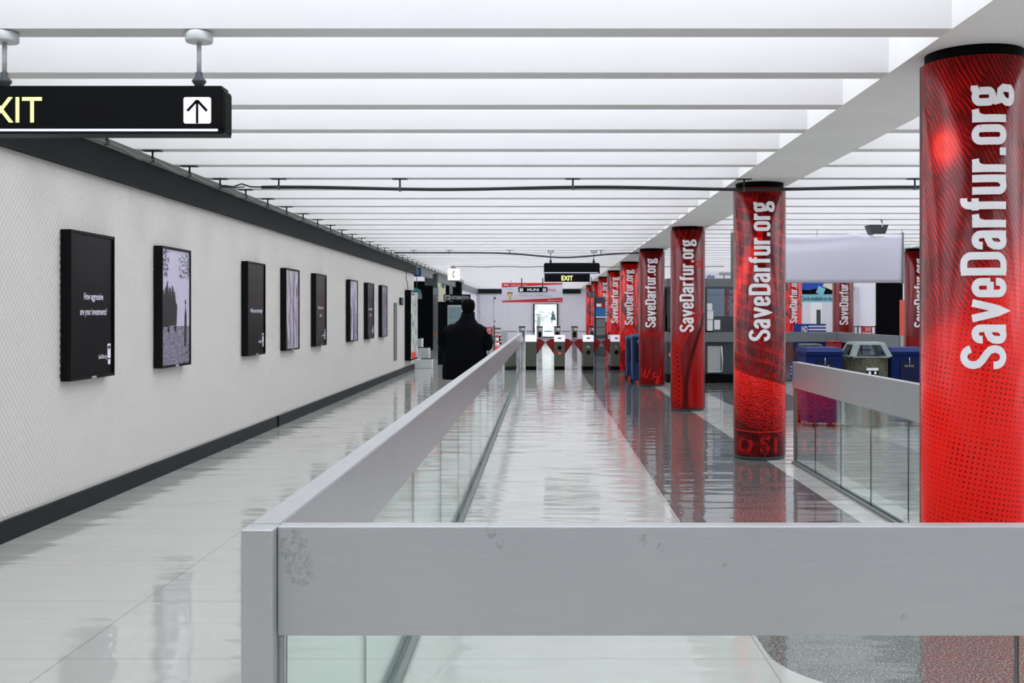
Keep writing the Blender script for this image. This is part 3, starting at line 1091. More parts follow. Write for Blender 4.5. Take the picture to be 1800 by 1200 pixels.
CXL = -3.27
pts = []
for k in range(-2, 42):
    yk = bar_y(k)
    pts.append((CXL, yk, CZ - .085))
    pts.append((CXL + .006, yk + BARP * .3, CZ - .100 - .006 * math.sin(k * 1.7)))
    pts.append((CXL - .012, yk + BARP * .7, CZ - .104 - .006 * math.sin(k * 2.3)))
tag(MB().tube(pts, .014, 8).build('wall_conduit', 'gpipe'), 'grey conduit sagging from hanger to hanger along the top of the tiled wall', 'conduit')
for k in range(3, 42):
    nm = {3: 'nearest visible hanger of the wall conduit, behind the near exit sign', 6: 'hanger of the wall conduit where the first black cross conduit begins'}.get(
        k, 'small dark T-shaped hanger carrying the grey conduit along the tiled wall')
    pipe_hanger(CXL, bar_y(k), CZ, .085, nm, along='y', group='T-shaped hangers along the tiled wall')


def cross(kbar, xs, zc, r, label, nm, xend, sagf, x0=-3.2):
    y = bar_y(kbar) - (.0 if kbar < 10 else .075)
    P = []
    X0 = x0
    n = 70
    for i in range(n + 1):
        x = X0 + (xend - X0) * i / n
        P.append((x, y, zc + sagf(x)))
    tag(MB().tube(P, r, 10).build('cross_conduit', 'pipe'), label, 'conduit')
    for j, x in enumerate(xs):
        pipe_hanger(x, y, CZ, CZ - zc - sagf(x), nm[j])
    return P


y6 = bar_y(6)
cross(6, [PX(490, y6), PX(703, y6), PX(1007, y6), PX(1308, y6 - .0), PX(1608, y6)], 2.785, .017,
      'thick black conduit crossing under the nearer ceiling in front of the second column', ['black hanger at the left end of the nearer cross conduit', 'black hanger second from left on the nearer cross conduit', 'black hanger midway along the nearer cross conduit',
       'black hanger of the cross conduit just before the second column collar', 'black hanger of the cross conduit beside the nearest red column'], 5.2,
      lambda x: -.012 + .012 * math.cos((x + 2.6) * 2.0), x0=PX(460, y6))
# slim tail cables at its left end
y19 = bar_y(19)
b = MB(); b.tube([(PX(460, y6), y6, 2.785), (PX(440, y6), y6 + .02, 2.79), (PX(420, y6), y6 + .1, 2.83), (PX(405, y6), y6 + .1, 2.80), (PX(395, y6), y6, 2.80), (CXL, y6, 2.785)], .008, 8)
b.tube([(PX(425, y6), y6 + .1, 2.80), (PX(412, y6), y6 - .03, 2.775), (CXL + .01, y6 - .01, 2.79)], .007, 8)
tag(b.build('tail_cable', 'pipe'), 'looped thin black cables joining the wall conduit to the nearer cross conduit', 'cable')
cross(19, [PX(x, y19) for x in (728, 790, 896, 1056)], 2.815, .018, 'black conduit crossing the ceiling farther off above the small exit sign', ['small black hanger at the left end of the farther cross conduit', 'small black hanger above the telephone light sign on the farther conduit',
       'small black hanger left of the small exit sign on the farther conduit', 'small black hanger right of the small exit sign on the farther conduit'], 2.2,
      lambda x: -.10 * math.exp(-((x - .45) / .9) ** 2) - .0)
P = [(-2.6 + i * .25, 31.1, 2.850 + .010 * math.sin(i * 1.3)) for i in range(32)]
tag(MB().tube(P, .010, 6).build('thin_cable', 'pipe'), 'thin dark cable strung across the ceiling beyond the small exit sign', 'cable')
tag(MB().tube([(PX(717, 28.1), 28.1, 2.128), (PX(716, 28), 28, 2.3), (PX(713.7, 28), 28, 2.42), (PX(714.5, 28), 28, 2.58), (PX(717, 28), 28, 2.66), (-3.38, 28, 2.76), (CXL, 28.1, 2.765)], .010, 6).build('drop_wire', 'gpipe'),
    'thin wire dropping from the ceiling to the black wall case', 'wire')

# ------------------------------------------------------------------ TURNSTILES
def make_turnstile(x0, x1, label, first):
    y = 29.3
    root = thing('turnstile', ((x0 + x1) / 2, y, 0), label, 'turnstile', 'front row of turnstiles')
    box('plinth', 'matte_black', root, x0 + .004, x1 - .004, y + .01, y + 1.3, 0, .10)
    box('cabinet', 'bodyolive', root, x0, x1, y, y + 1.3, .10, .76, bev=.006)
    b = MB(); b.hexa([(x0 - .003, y - .012, .762), (x1 + .003, y - .012, .762), (x1 + .003, y + 1.31, .762), (x0 - .003, y + 1.31, .762)],
                     [(x0 - .003, y + .10, .925), (x1 + .003, y + .10, .925), (x1 + .003, y + 1.2, .925), (x0 - .003, y + 1.2, .925)])
    b.build('silver_hood', 'silver', root)
    xc = (x0 + x1) / 2
    return root, xc, y


def paddle(root, xs, xt, y):
    s = 1 if xt > xs else -1
    pr = [(xs, .82), (xs + s * .09, .83), (xt, .745), (xt - s * .02, .70), (xs + s * .11, .56), (xs, .40)]
    b = MB(); b.hexa([(u, y + .45, v) for u, v in pr], [(u, y + .47, v) for u, v in pr])
    b.build('gate_paddle', 'red', root)


TX = [(923.5, 943), (974.5, 993), (1025, 1043.5), (1074, 1093.5)]
tl = ['leftmost front turnstile, standing against the end of the long railing', 'front turnstile with a red no-entry mark below its reader',
      'front turnstile with a pale arrow mark, second from the blue bins', 'front turnstile with a green arrow mark beside the columns']
dt = 29.3
for i, (a, c) in enumerate(TX):
    x0, x1 = PX(a, dt), PX(c, dt)
    root, xc, y = make_turnstile(x0, x1, tl[i], i == 0)
    if i:
        cz = .60 if i == 1 else .475
        b = MB(); b.flat([arc(xc, cz, .055, .06, 0, 360, 20)[:-1]], front(y - .003)); b.build('reader_disc', 'matte_black', root)
        hy = lambda u, v: (u, y - .012 + (v - .762) / .163 * .112 - .004, v)
        b = MB(); b.flat([[(xc - .045, .84), (xc + .045, .84), (xc + .045, .87), (xc - .045, .87)]], hy); b.build('ticket_slot', 'matte_black', root)
        if i == 1:
            b = MB(); b.flat([arc(xc, .455, .055, .05, 0, 360, 16)[:-1]], front(y - .003)); nb_ = b.build('no_entry_mark', 'orange', root)
            MB().flat([[(xc - .035, .449), (xc + .035, .449), (xc + .035, .462), (xc - .035, .462)]], front(y - .006)).build('bar_mark', 'white', nb_)
        else:
            b = MB(); b.flat(ribbon([(xc - .035, .65), (xc + .02, .60)], .018) + ribbon([(xc - .03, .66), (xc - .035, .60)], .018) + ribbon([(xc + .01, .65), (xc + .03, .62)], .016), front(y - .003))
            b.build('arrow_mark', 'white' if i == 2 else 'lightblue', root)
    if i < 3: paddle(root, x1, (x1 + PX(TX[i + 1][0], dt)) / 2 - .003, y)
    if i: paddle(root, x0, (x0 + PX(TX[i - 1][1], dt)) / 2 + .003, y)

# second row of slim gate posts and the rail between them
dg_ = 44.95
GX = [(912, 923), (943.5, 954), (974, 985), (1004.5, 1015.5), (1036, 1045)]
gl_ = ['leftmost far gate post, above the railing end', 'far gate post left of the bright lightbox poster', 'far gate post in front of the right edge of the lightbox poster',
       'far gate post standing alone against the white wall', 'rightmost far gate post beside the fare machine']
for i, (a, c) in enumerate(GX):
    x0, x1 = PX(a, dg_), PX(c, dg_)
    root = thing('gate_post', ((x0 + x1) / 2, dg_, 0), gl_[i], 'gate post', 'far row of gate posts')
    b = MB(); b.hexa([(x0 + .03, dg_, 0), (x1 - .03, dg_, 0), (x1 - .03, dg_ + .3, 0), (x0 + .03, dg_ + .3, 0)],
                     [(x0, dg_, .84), (x1, dg_, .84), (x1, dg_ + .3, .84), (x0, dg_ + .3, .84)]); b.box(x0, x1, dg_, dg_ + .3, .842, .96)
    b.build('post_body', 'steel', root)
    box('cap', 'matte_black', root, x0 - .01, x1 + .01, dg_ - .02, dg_ + .32, .96, 1.0)
    box('reader_window', 'matte_black', root, x0 + .06, x1 - .06, dg_ - .008, dg_ - .001, .55, .78)
    box('reader_label', 'white', root, x0 + .12, x1 - .03, dg_ - .008, dg_ - .001, .85, .92)
b = MB()
for i in range(-1, len(GX) - 0):
    xa = PX(886, dg_) if i < 0 else PX(GX[i][1], dg_) + .06
    xb = PX(GX[i + 1][0], dg_) - .06 if i + 1 < len(GX) else None
    if xb: b.tube([(xa, dg_ + .1, .79), (xb, dg_ + .1, .79)], .016, 8)
tag(b.build('gate_rail', 'greyd'), 'thin grey horizontal rail running between the far gate posts', 'rail')

# ------------------------------------------------------------------ BLUE BINS
def recycle_bin(cx, y, w, h, d, label, m='blue', text=None, group='blue wheeled recycling bins'):
    root = thing('recycling_bin', (cx, y + d / 2, 0), label, 'bin', group)
    hw = w / 2
    b = MB()
    ins = .88
    b.hexa([(cx - hw * ins, y + .04, .06), (cx + hw * ins, y + .04, .06), (cx + hw * ins, y + d - .06, .06), (cx - hw * ins, y + d - .06, .06)],
           [(cx - hw * .97, y + .01, h - .10), (cx + hw * .97, y + .01, h - .10), (cx + hw * .97, y + d - .01, h - .10), (cx - hw * .97, y + d - .01, h - .10)])
    bmesh.ops.bevel(b.bm, geom=b.bm.edges[:], offset=.012, segments=2, affect='EDGES')
    b.build('bin_body', m, root)
    b = MB()
    b.box(cx - hw, cx + hw, y - .012, y + d, h - .10, h - .055, bev=.01)
    b.build('rim', m, root)
    b = MB()
    b.hexa([(cx - hw * 1.01, y - .02, h - .055), (cx + hw * 1.01, y - .02, h - .055), (cx + hw * 1.01, y + d + .01, h - .055), (cx - hw * 1.01, y + d + .01, h - .055)],
           [(cx - hw * .9, y + .05, h), (cx + hw * .9, y + .05, h), (cx + hw * .9, y + d - .05, h), (cx - hw * .9, y + d - .05, h)])
    b.build('lid', m, root)
    box('front_panel', 'blue2', root, cx - hw * .45, cx + hw * .45, y - .004, y + .03, h * .42, h * .84)
    b = MB(); b.tube([(cx, y - .012, h - .13), (cx, y - .014, h - .22)], .007, 8)
    b.build('latch', 'steel', root)
    b = MB(); b.tube([(cx - hw * .7, y + d + .05, h - .09), (cx + hw * .7, y + d + .05, h - .09)], .014, 8)
    b.tube([(cx - hw * .7, y + d - .02, h - .08), (cx - hw * .7, y + d + .05, h - .09)], .012, 8); b.tube([(cx + hw * .7, y + d - .02, h - .08), (cx + hw * .7, y + d + .05, h - .09)], .012, 8)
    b.build('handle', m, root)
    for s in (-1, 1):
        b = MB(); b.tube([(cx + s * (hw - .05), y + d - .02, .10), (cx + s * (hw - .01), y + d - .02, .10)], .10, 18)
        b.build('wheel', 'matte_black', root)
    if text:
        MB().text(text, cx - .06, h * .76, .12, .024, front(y - .006), .01).build('marking', 'greyl', root)
    return root


d1 = 14.45
recycle_bin(PX(1450, d1), d1, 66 / FPX * d1, 1.055, .6, 'blue recycling bin left of the concrete litter bin', text='BLUE')
recycle_bin(PX(1600, d1), d1 + .04, 66 / FPX * d1, 1.055, .6, 'blue recycling bin right of the concrete litter bin', text='RECYCLE')
d2 = 23.55
recycle_bin(PX(1119.5, d2) + .02, d2, .24, 1.07, .5, 'front slim blue bin tucked left of the column with the scrawl', 'bluebin')
recycle_bin(PX(1110.5, 25.2), 25.2, .25, 1.0, .45, 'slim blue bin standing behind the other one beside the far columns', 'bluebin')

# concrete litter bin
dc = 14.35
cx = PX(1521.5, dc + .28); cyb = dc + .28
lb_ = thing('litter_bin', (cx, cyb, 0), 'round aggregate concrete litter bin with a grey open hood and a sticker', 'bin')
b = MB(); b.lathe(cx, cyb, [(.24, 0), (.27, .04), (.285, .5), (.285, .905), (.272, .925)], 40); b.build('concrete_body', 'aggregate', lb_)
b = MB()
zt, zb = 1.13, .945
hb, ht = .275, .19
# four-sided open hood: top slab and four slanted corner legs
b.hexa([(cx - ht - .02, cyb - ht - .02, zt - .035), (cx + ht + .02, cyb - ht - .02, zt - .035), (cx + ht + .02, cyb + ht + .02, zt - .035), (cx - ht - .02, cyb + ht + .02, zt - .035)],
       [(cx - ht, cyb - ht, zt), (cx + ht, cyb - ht, zt), (cx + ht, cyb + ht, zt), (cx - ht, cyb + ht, zt)])
for sx in (-1, 1):
    for sy in (-1, 1):
        w = .075
        def ring(h_, z_):
            return [(cx + sx * h_, cyb + sy * h_, z_), (cx + sx * (h_ - w), cyb + sy * h_, z_), (cx + sx * (h_ - w), cyb + sy * (h_ - w), z_), (cx + sx * h_, cyb + sy * (h_ - w), z_)]
        b.hexa(ring(hb, zb), ring(ht + .02, zt - .034))
b.box(cx - hb, cx + hb, cyb - hb, cyb - hb + .03, zb - .018, zb); b.box(cx - hb, cx + hb, cyb + hb - .03, cyb + hb, zb - .018, zb)
b.box(cx - hb, cx - hb + .03, cyb - hb, cyb + hb, zb - .018, zb); b.box(cx + hb - .03, cx + hb, cyb - hb, cyb + hb, zb - .018, zb)
b.build('hood', 'hood', lb_)
fr_ = lambda u, v: (cx + .288 * math.sin(u / .288 + .0), cyb - .288 * math.cos(u / .288), v)
b = MB()
for k in range(6): b.flat([[(-.07 + k * .0267, .70), (-.07 + (k + 1) * .0267, .70), (-.07 + (k + 1) * .0267, .76), (-.07 + k * .0267, .76)]], fr_)
st_ = b.build('sticker', 'matte_black', lb_)
fr2 = lambda u, v: (cx + .290 * math.sin(u / .290), cyb - .290 * math.cos(u / .290), v)
b = MB()
for k in range(6): b.flat([[(-.07 + k * .0267, .76), (-.07 + (k + 1) * .0267, .76), (-.07 + (k + 1) * .0267, .795), (-.07 + k * .0267, .795)]], fr2)
for u in (-.03, .045): b.flat([arc(u, .73, .018, .022, 0, 360, 12)[:-1]], fr2)
b.build('sticker_eyes', 'white', st_)

# cart with bags left of the bins
dk = 15.6
ca = thing('hand_cart', (PX(1432, dk), dk + .3, 0), 'dark hand cart piled with bags, left of the blue bins', 'cart')
x0, x1 = PX(1412, dk), PX(1446, dk)
b = MB(); b.hexa([(x0 + .04, dk, .15), (x1, dk, .15), (x1, dk + .5, .15), (x0 + .04, dk + .5, .15)], [(x0, dk, .92), (x1, dk, .96), (x1, dk + .5, .96), (x0, dk + .5, .92)])
bmesh.ops.bevel(b.bm, geom=b.bm.edges[:], offset=.03, segments=2, affect='EDGES'); b.build('bag', 'matte_black', ca)
b = MB(); b.box(x0 + .05, x1 - .02, dk + .05, dk + .4, .965, 1.02, bev=.02); b.build('paper_bundle', 'cream', ca)
b = MB(); b.box(x0 + .02, x1 + .03, dk + .1, dk + .45, 1.02, 1.07, bev=.02); b.build('folded_cloth', 'greyd', ca)
b = MB(); b.tube([(x0 - .02, dk, .1), (x0 - .09, dk, .35), (x0 - .10, dk, .65), (x0 - .04, dk, .92), (x0 + .08, dk, 1.05), (x0 + .2, dk, 1.06)], .012, 8); b.build('handle_hoop', 'pipe', ca)
for xx in (x0 + .05, x1 - .05):
    b = MB(); b.tube([(xx - .02, dk + .25, .08), (xx + .02, dk + .25, .08)], .08, 18); b.build('wheel', 'matte_black', ca)
dr = 17.0
cr = thing('red_crate', (PX(1470, dr), dr + .2, 0), 'dark red box standing behind the left blue bin', 'box')
b = MB(); b.box(PX(1462, dr), PX(1479, dr), dr, dr + .35, 0, PZ(602, dr), bev=.01); b.build('crate_body', 'red', cr)
box('crate_lid', 'redmid', cr, PX(1461, dr), PX(1480, dr), dr - .01, dr + .36, PZ(602, dr) + .001, PZ(602, dr) + .02)

# ------------------------------------------------------------------ BLANK BANNER hanging at right
db = 17.7
bn = thing('blank_banner', (PX(1436, db), db, PZ(497, db)), 'wide blank white fabric banner hung below the ceiling beams', 'banner')
x0, x1, z0, z1 = PX(1287, db), PX(1587, db), PZ(497, db), PZ(411, db)
b = MB(); NXb, NZb = 40, 12
g = [[None] * (NXb + 1) for _ in range(NZb + 1)]
for j in range(NZb + 1):
    for i in range(NXb + 1):
        s = i / NXb; q = j / NZb
        sag = -.06 * math.sin(PI * min(1, s * 1.35 + .05)) * q if s < .75 else -.01 * q
        y = db + .05 * math.sin(s * 5 + 1) * (q) + .05 * math.exp(-((q - .88) / .09) ** 2) * (1 - s)
        g[j][i] = b.bm.verts.new((x0 + (x1 - x0) * s, y, z0 + (z1 - z0) * q + sag))
for j in range(NZb):
    for i in range(NXb):
        f = b.bm.faces.new((g[j][i], g[j][i + 1], g[j + 1][i + 1], g[j + 1][i])); f.smooth = True
sh = b.build('banner_sheet', 'banner', bn)
md = sh.modifiers.new('cloth_thickness', 'SOLIDIFY'); md.thickness = .004
b = MB(); b.box(x0 - .015, x0 + .015, db - .02, db + .06, z0 - .01, z1 + .02); b.box(x1 - .012, x1 + .012, db - .02, db + .06, z0 - .01, z1 + .02); b.build('end_batten', 'dsteel', bn)
b = MB()
for xx in (x0, x1, (x0 + x1) / 2): b.tube([(xx, db + .03, z1 + (.02 if xx != (x0 + x1) / 2 else -.08)), (xx, db + .03, CZ + .0)], .004, 6)
b.build('hanging_wire', 'gpipe', bn)

# ceiling speaker / lamp box
ds = 15.78
sp = thing('ceiling_speaker', (PX(1545, ds), ds, PZ(413, ds)), 'grey-green tapered speaker box hanging from the ceiling above the blank banner', 'speaker')
xa, xb = PX(1528, ds), PX(1561, ds)
b = MB(); b.hexa([(xa + .04, ds, PZ(411, ds)), (xb - .04, ds, PZ(411, ds)), (xb - .04, ds + .2, PZ(411, ds)), (xa + .04, ds + .2, PZ(411, ds))],
                 [(xa, ds - .03, PZ(395, ds)), (xb, ds - .03, PZ(395, ds)), (xb, ds + .25, PZ(395, ds)), (xa, ds + .25, PZ(395, ds))])
b.build('speaker_box', 'greyd', sp)
box('bottom_plate', 'white', sp, xa + .06, xb - .05, ds - .01, ds + .2, PZ(416, ds), PZ(411.3, ds))
b = MB(); b.tube([(PX(1549, ds), ds - .04, PZ(399, ds)), (PX(1551, ds), ds - .02, PZ(394, ds)), (PX(1551, ds), ds + .05, CZ + .002)], .012, 8); b.build('stem', 'greyl', sp)

# ------------------------------------------------------------------ AGENT BOOTH
dbo = 23.9
bo = thing('agent_booth', (3.7, dbo + 1, 0), 'dark glazed station agent booth behind the third column, grey header and counter', 'booth')
X0, X1 = 2.72, 4.60
box('plinth', 'matte_black', bo, X0, X1, dbo, dbo + 2.2, 0, .19)
box('counter_band', 'grey', bo, X0 - .02, X1 + .02, dbo - .03, dbo + 2.2, .89, 1.10, bev=.004)
box('header', 'grey', bo, X0 - .02, X1 + .02, dbo - .03, dbo + 2.2, 2.10, 2.28, bev=.004)
box('lower_panel', 'greyd', bo, X0, X1, dbo + .05, dbo + 2.15, .19, .888)
box('window_pane', 'tinted', bo, X0 + .01, X1 - .01, dbo + .01, dbo + .022, 1.102, 2.098)
box('back_partition', 'greyd', bo, X0, 3.9, dbo + 2.1, dbo + 2.15, 1.102, 2.098)
for xx in (X0, 3.52, X1 - .03): box('mullion', 'greyd', bo, xx, xx + .03, dbo - .0, dbo + .04, 1.102, 2.098)
box('equipment_shelf', 'matte_black', bo, X0 + .05, X1 - .1, dbo + .9, dbo + 1.3, 1.102, 1.45)
b = MB()
for (a, c, e, f) in ((1243, 1252, 533, 545), (1243, 1254, 546, 561), (1243, 1253, 562, 581), (1255.5, 1266, 562, 579)):
    b.box(PX(a, dbo), PX(c, dbo), dbo + .003, dbo + .008, PZ(f, dbo), PZ(e, dbo))
b.build('notice_sheet', 'white', bo)
box('counter_light_panel', 'greyl', bo, PX(1244, dbo), PX(1267, dbo), dbo + .02, dbo + .048, .22, .80)
b = MB(); b.tube([(PX(1268, dbo), dbo - .03, .80), (PX(1269.5, dbo), dbo - .03, .5), (PX(1269, dbo), dbo - .03, .25), (PX(1245, dbo), dbo - .03, .24)], .012, 8); b.build('light_trim', 'white', bo)
b = MB(); b.flat([arc(PX(1180, dbo), .62, .055, .07, 0, 360, 20)[:-1]], front(dbo + .04)); ns = b.build('no_smoking_disc', 'white', bo)
b = MB(); b.flat(ribbon([(PX(1180, dbo) + .05 * math.cos(a), .62 + .062 * math.sin(a)) for a in [2 * PI * j / 20 for j in range(21)]], .016) + ribbon([(PX(1180, dbo) - .035, .66), (PX(1180, dbo) + .035, .58)], .014), front(dbo + .037))
b.build('no_smoking_ring', 'redsign', ns)
sg_ = thing('plus_sign_board', (PX(1262, 26), 26, PZ(491, 26)), 'white sign board with blue lettering standing above the agent booth', 'sign')
box('board', 'white', sg_, PX(1225, 26), PX(1290, 26), 26, 26.05, 2.285, PZ(477, 26))
MB().text('plus', PX(1243, 26), PZ(488.5, 26), 13 / FPX * 26, 6.5 / FPX * 26, front(25.996), .03).build('lettering', 'bluesign', sg_)
# camera box on the booth roof
cb = thing('roof_camera', (PX(1275, 25), 25, 2.28), 'pale grey camera housing on the booth roof', 'camera')
box('camera_body', 'greyl', cb, PX(1266, 25), PX(1285, 25), 24.9, 25.2, PZ(483, 25), PZ(478, 25), bev=.01)
b = MB(); b.tube([(PX(1274, 25), 25, 2.281), (PX(1272, 25), 25, PZ(483, 25))], .01, 8); b.build('mount', 'gpipe', cb)

# ------------------------------------------------------------------ FAR RIGHT
dq = 36.81
cs = thing('transit_card_sign', (PX(1435, dq), dq, PZ(531, dq)), 'hanging blue picture sign about transit cards below the white banner', 'sign')
x0, x1 = PX(1398, dq), PX(1463, dq)
box('picture_panel', 'skyblue', cs, x0, x1, dq, dq + .06, PZ(517, dq), PZ(490, dq))
cp_ = box('caption_panel', 'lightblue', cs, x0, x1, dq, dq + .06, PZ(531, dq), PZ(517.1, dq))
b = MB(); b.flat([[(x0, PZ(517, dq)), (x1, PZ(517, dq)), (x1, PZ(508, dq)), (PX(1440, dq), PZ(506, dq)), (PX(1422, dq), PZ(510, dq)), (x0, PZ(507, dq))]], front(dq - .003)); b.build('landscape_print', 'matte_black', cs)
b = MB(); b.flat([[(PX(1434, dq), PZ(514, dq)), (PX(1446, dq), PZ(520, dq)), (PX(1451, dq), PZ(508, dq)), (PX(1439, dq), PZ(502, dq))]], front(dq - .006)); b.build('card_print', 'lightblue', cs)
b = MB(); b.flat([[(PX(1446, dq), PZ(503, dq)), (PX(1463, dq), PZ(510, dq)), (PX(1463, dq), PZ(498, dq)), (PX(1448, dq), PZ(498, dq))]], front(dq - .009)); b.build('hand_print', 'cream', cs)
MB().text('Cards available at sta', PX(1408.5, dq), PZ(527.5, dq), 54 / FPX * dq, 6.5 / FPX * dq, front(dq - .004), .02).build('lettering', 'greyd', cp_)
b = MB(); b.tube([(x0 + .1, dq + .03, PZ(490, dq)), (x0 + .1, dq + .03, CZ)], .01, 6); b.tube([(x1 - .1, dq + .03, PZ(490, dq)), (x1 - .1, dq + .03, CZ)], .01, 6); b.build('hanging_rod', 'gpipe', cs)

dn = 30.0
nd = thing('striped_banner', (PX(1430, dn), dn, 0), 'low blue banner with white stripes and letters behind the grey barrier', 'banner')
x0, x1, z0, z1 = PX(1395, dn), PX(1452, dn), .55, PZ(569, dn)
box('banner_panel', 'bluesign', nd, x0, x1, dn, dn + .03, z0, z1)
b = MB()
for k in range(5): b.box(PX(1421, dn), x1, dn - .006, dn - .001, z1 - .09 - k * .085, z1 - .05 - k * .085)
b.build('white_stripe', 'white', nd)
MB().text('ND', PX(1409, dn), PZ(582.5, dn), 10.5 / FPX * dn, 9.5 / FPX * dn, front(dn - .005), .03).build('lettering', 'white', nd)
b = MB(); b.box(x0, x0 + .03, dn, dn + .03, 0, z0); b.box(x1 - .03, x1, dn, dn + .03, 0, z0); b.build('banner_leg', 'dsteel', nd)

# white wall with doors behind, and a dark wall at the right
struct(box('wall_back_right', 'white_wall', None, 8.4, 13.0, 45.0, 45.15, 0, 2.62))
struct(box('trim_9', 'greyd', None, 8.4, 12.8, 44.97, 45.0, 2.47, 2.62))
def wall_door(n, a, c, d_, ztop, lab):
    o = box('door_%d' % n, 'white', None, PX(a, d_), PX(c, d_), d_ - .03, d_ - .001, 0.0, ztop, bev=.004)
    struct(o); return o


o = wall_door(3, 1424, 1445, 45.0, 2.1, '')
box('door_window', 'greyd', o, PX(1440, 45) - .12, PX(1440, 45) + .05, 44.96, 44.969, 1.05, 1.68)
o2 = thing('display_case', (PX(1520, 44.9), 44.9, 1.0), 'grey framed case on the white wall right of the red column', 'display case')
box('case_frame', 'greyd', o2, PX(1514.5, 44.9), PX(1526, 44.9), 44.85, 44.96, PZ(572, 44.9), PZ(524, 44.9))
box('case_glass', 'grey', o2, PX(1516, 44.9), PX(1524, 44.9), 44.84, 44.849, PZ(570, 44.9), PZ(526, 44.9))
dw = 27.0
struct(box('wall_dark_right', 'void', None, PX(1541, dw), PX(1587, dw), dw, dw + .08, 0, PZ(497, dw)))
dgt = 31.0
gt = thing('folding_gate', (PX(1520, dgt), dgt, 0), 'grey folding gate with a red notice, left of the dark wall', 'gate')
b = MB()
for xx in (1500, 1507, 1514, 1538): b.box(PX(xx, dgt), PX(xx, dgt) + .035, dgt, dgt + .03, 0, PZ(572, dgt))
for z in (PZ(573, dgt), .95, .5, .1): b.box(PX(1500, dgt), PX(1538, dgt) + .035, dgt + .004, dgt + .026, z - .03, z)
b.build('gate_frame', 'greyd', gt)
nt_ = box('red_notice', 'redsign', gt, PX(1514, dgt), PX(1533, dgt), dgt - .02, dgt - .003, .80, PZ(573, dgt))
b = MB(); b.text('DO NOT', PX(1520.5, dgt), PZ(577.5, dgt), 10.5 / FPX * dgt, 2.2 / FPX * dgt, front(dgt - .024), .02); b.text('ENTER', PX(1521, dgt), PZ(581, dgt), 9 / FPX * dgt, 2.2 / FPX * dgt, front(dgt - .024), .02)
b.text('ENTRADA', PX(1516, dgt), PZ(586.5, dgt), 15 / FPX * dgt, 3.2 / FPX * dgt, front(dgt - .024), .01)
b.build('lettering', 'white', nt_)
dj = 26.0
ro = thing('red_light_panel', (PX(1586.5, dj), dj, 0), 'thin glowing orange-red panel between the dark wall and the right-hand column', 'sign')
box('panel', mat('orange_red_panel', (206, 84, 66), .4, emit=.25), ro, PX(1582.5, dj), PX(1590, dj), dj, dj + .05, 0, PZ(527, dj))

# ------------------------------------------------------------------ FAR MIDDLE: banner, signs, lightbox, doors, machine
dm = 43.5
bb = thing('red_white_banner', (PX(935, dm), dm, PZ(531, dm)), 'long red and white transit banner hanging before the far wall', 'banner')
x0, x1 = PX(882, dm), PX(989, dm)
box('banner_sheet', 'banner', bb, x0, x1, dm, dm + .02, PZ(531, dm), PZ(497, dm))
b = MB(); fn = front(dm - .004)
b.flat([[(x0, PZ(505, dm)), (x1, PZ(499.5, dm)), (x1, PZ(497, dm)), (x0, PZ(497, dm))], [(x0, PZ(531, dm)), (x1, PZ(531, dm)), (x1, PZ(523, dm)), (x0, PZ(528.5, dm))]], fn)
b.build('red_stripe', 'redb', bb)
b = MB(); fn2 = front(dm - .008)
b.text('MTA', PX(886, dm), PZ(502, dm), 8 / FPX * dm, 2.6 / FPX * dm, fn2, .03); b.text('Municipal Transportation Agency', PX(898, dm), PZ(501.8, dm), 29 / FPX * dm, 2 / FPX * dm, fn2)
b.text('MTA', PX(963.5, dm), PZ(528.8, dm), 4.5 / FPX * dm, 1.8 / FPX * dm, fn2, .02); b.text('Municipal Transportation', PX(969, dm), PZ(528.4, dm), 18 / FPX * dm, 1.8 / FPX * dm, fn2)
b.build('white_lettering', 'white', bb)
MB().text('Area', PX(962.5, dm), PZ(511.5, dm), 15 / FPX * dm, 5.2 / FPX * dm, fn2).build('red_lettering', 'redb', bb)
b = MB(); b.text('You must have proof of payment in this', PX(911.5, dm), PZ(516, dm), 51 / FPX * dm, 1.8 / FPX * dm, fn2); b.text('or face fines. Please pay before you sign', PX(911.5, dm), PZ(520.4, dm), 58 / FPX * dm, 2.3 / FPX * dm, fn2)
b.text('proof of payment', PX(892, dm), PZ(508.5, dm), 9 / FPX * dm, 1.6 / FPX * dm, fn2)
b.build('grey_lettering', 'grey', bb)
b = MB(); b.flat(ribbon([(PX(892.5, dm), PZ(514, dm)), (PX(900, dm), PZ(514, dm)), (PX(896.5, dm), PZ(527, dm)), (PX(892.5, dm), PZ(514, dm))], .03) + [[(PX(892, dm), PZ(517, dm)), (PX(900.5, dm), PZ(517, dm)), (PX(901, dm), PZ(513.4, dm)), (PX(891.5, dm), PZ(513.4, dm))]], front(dm - .006))
b.build('yellow_triangle', 'yellow', bb)
b = MB()
for x in (899, 974): b.tube([(PX(x, dm), dm + .01, PZ(497, dm)), (PX(x, dm), dm + .01, CZ)], .008, 6)
b.build('hanging_wire', 'gpipe', bb)

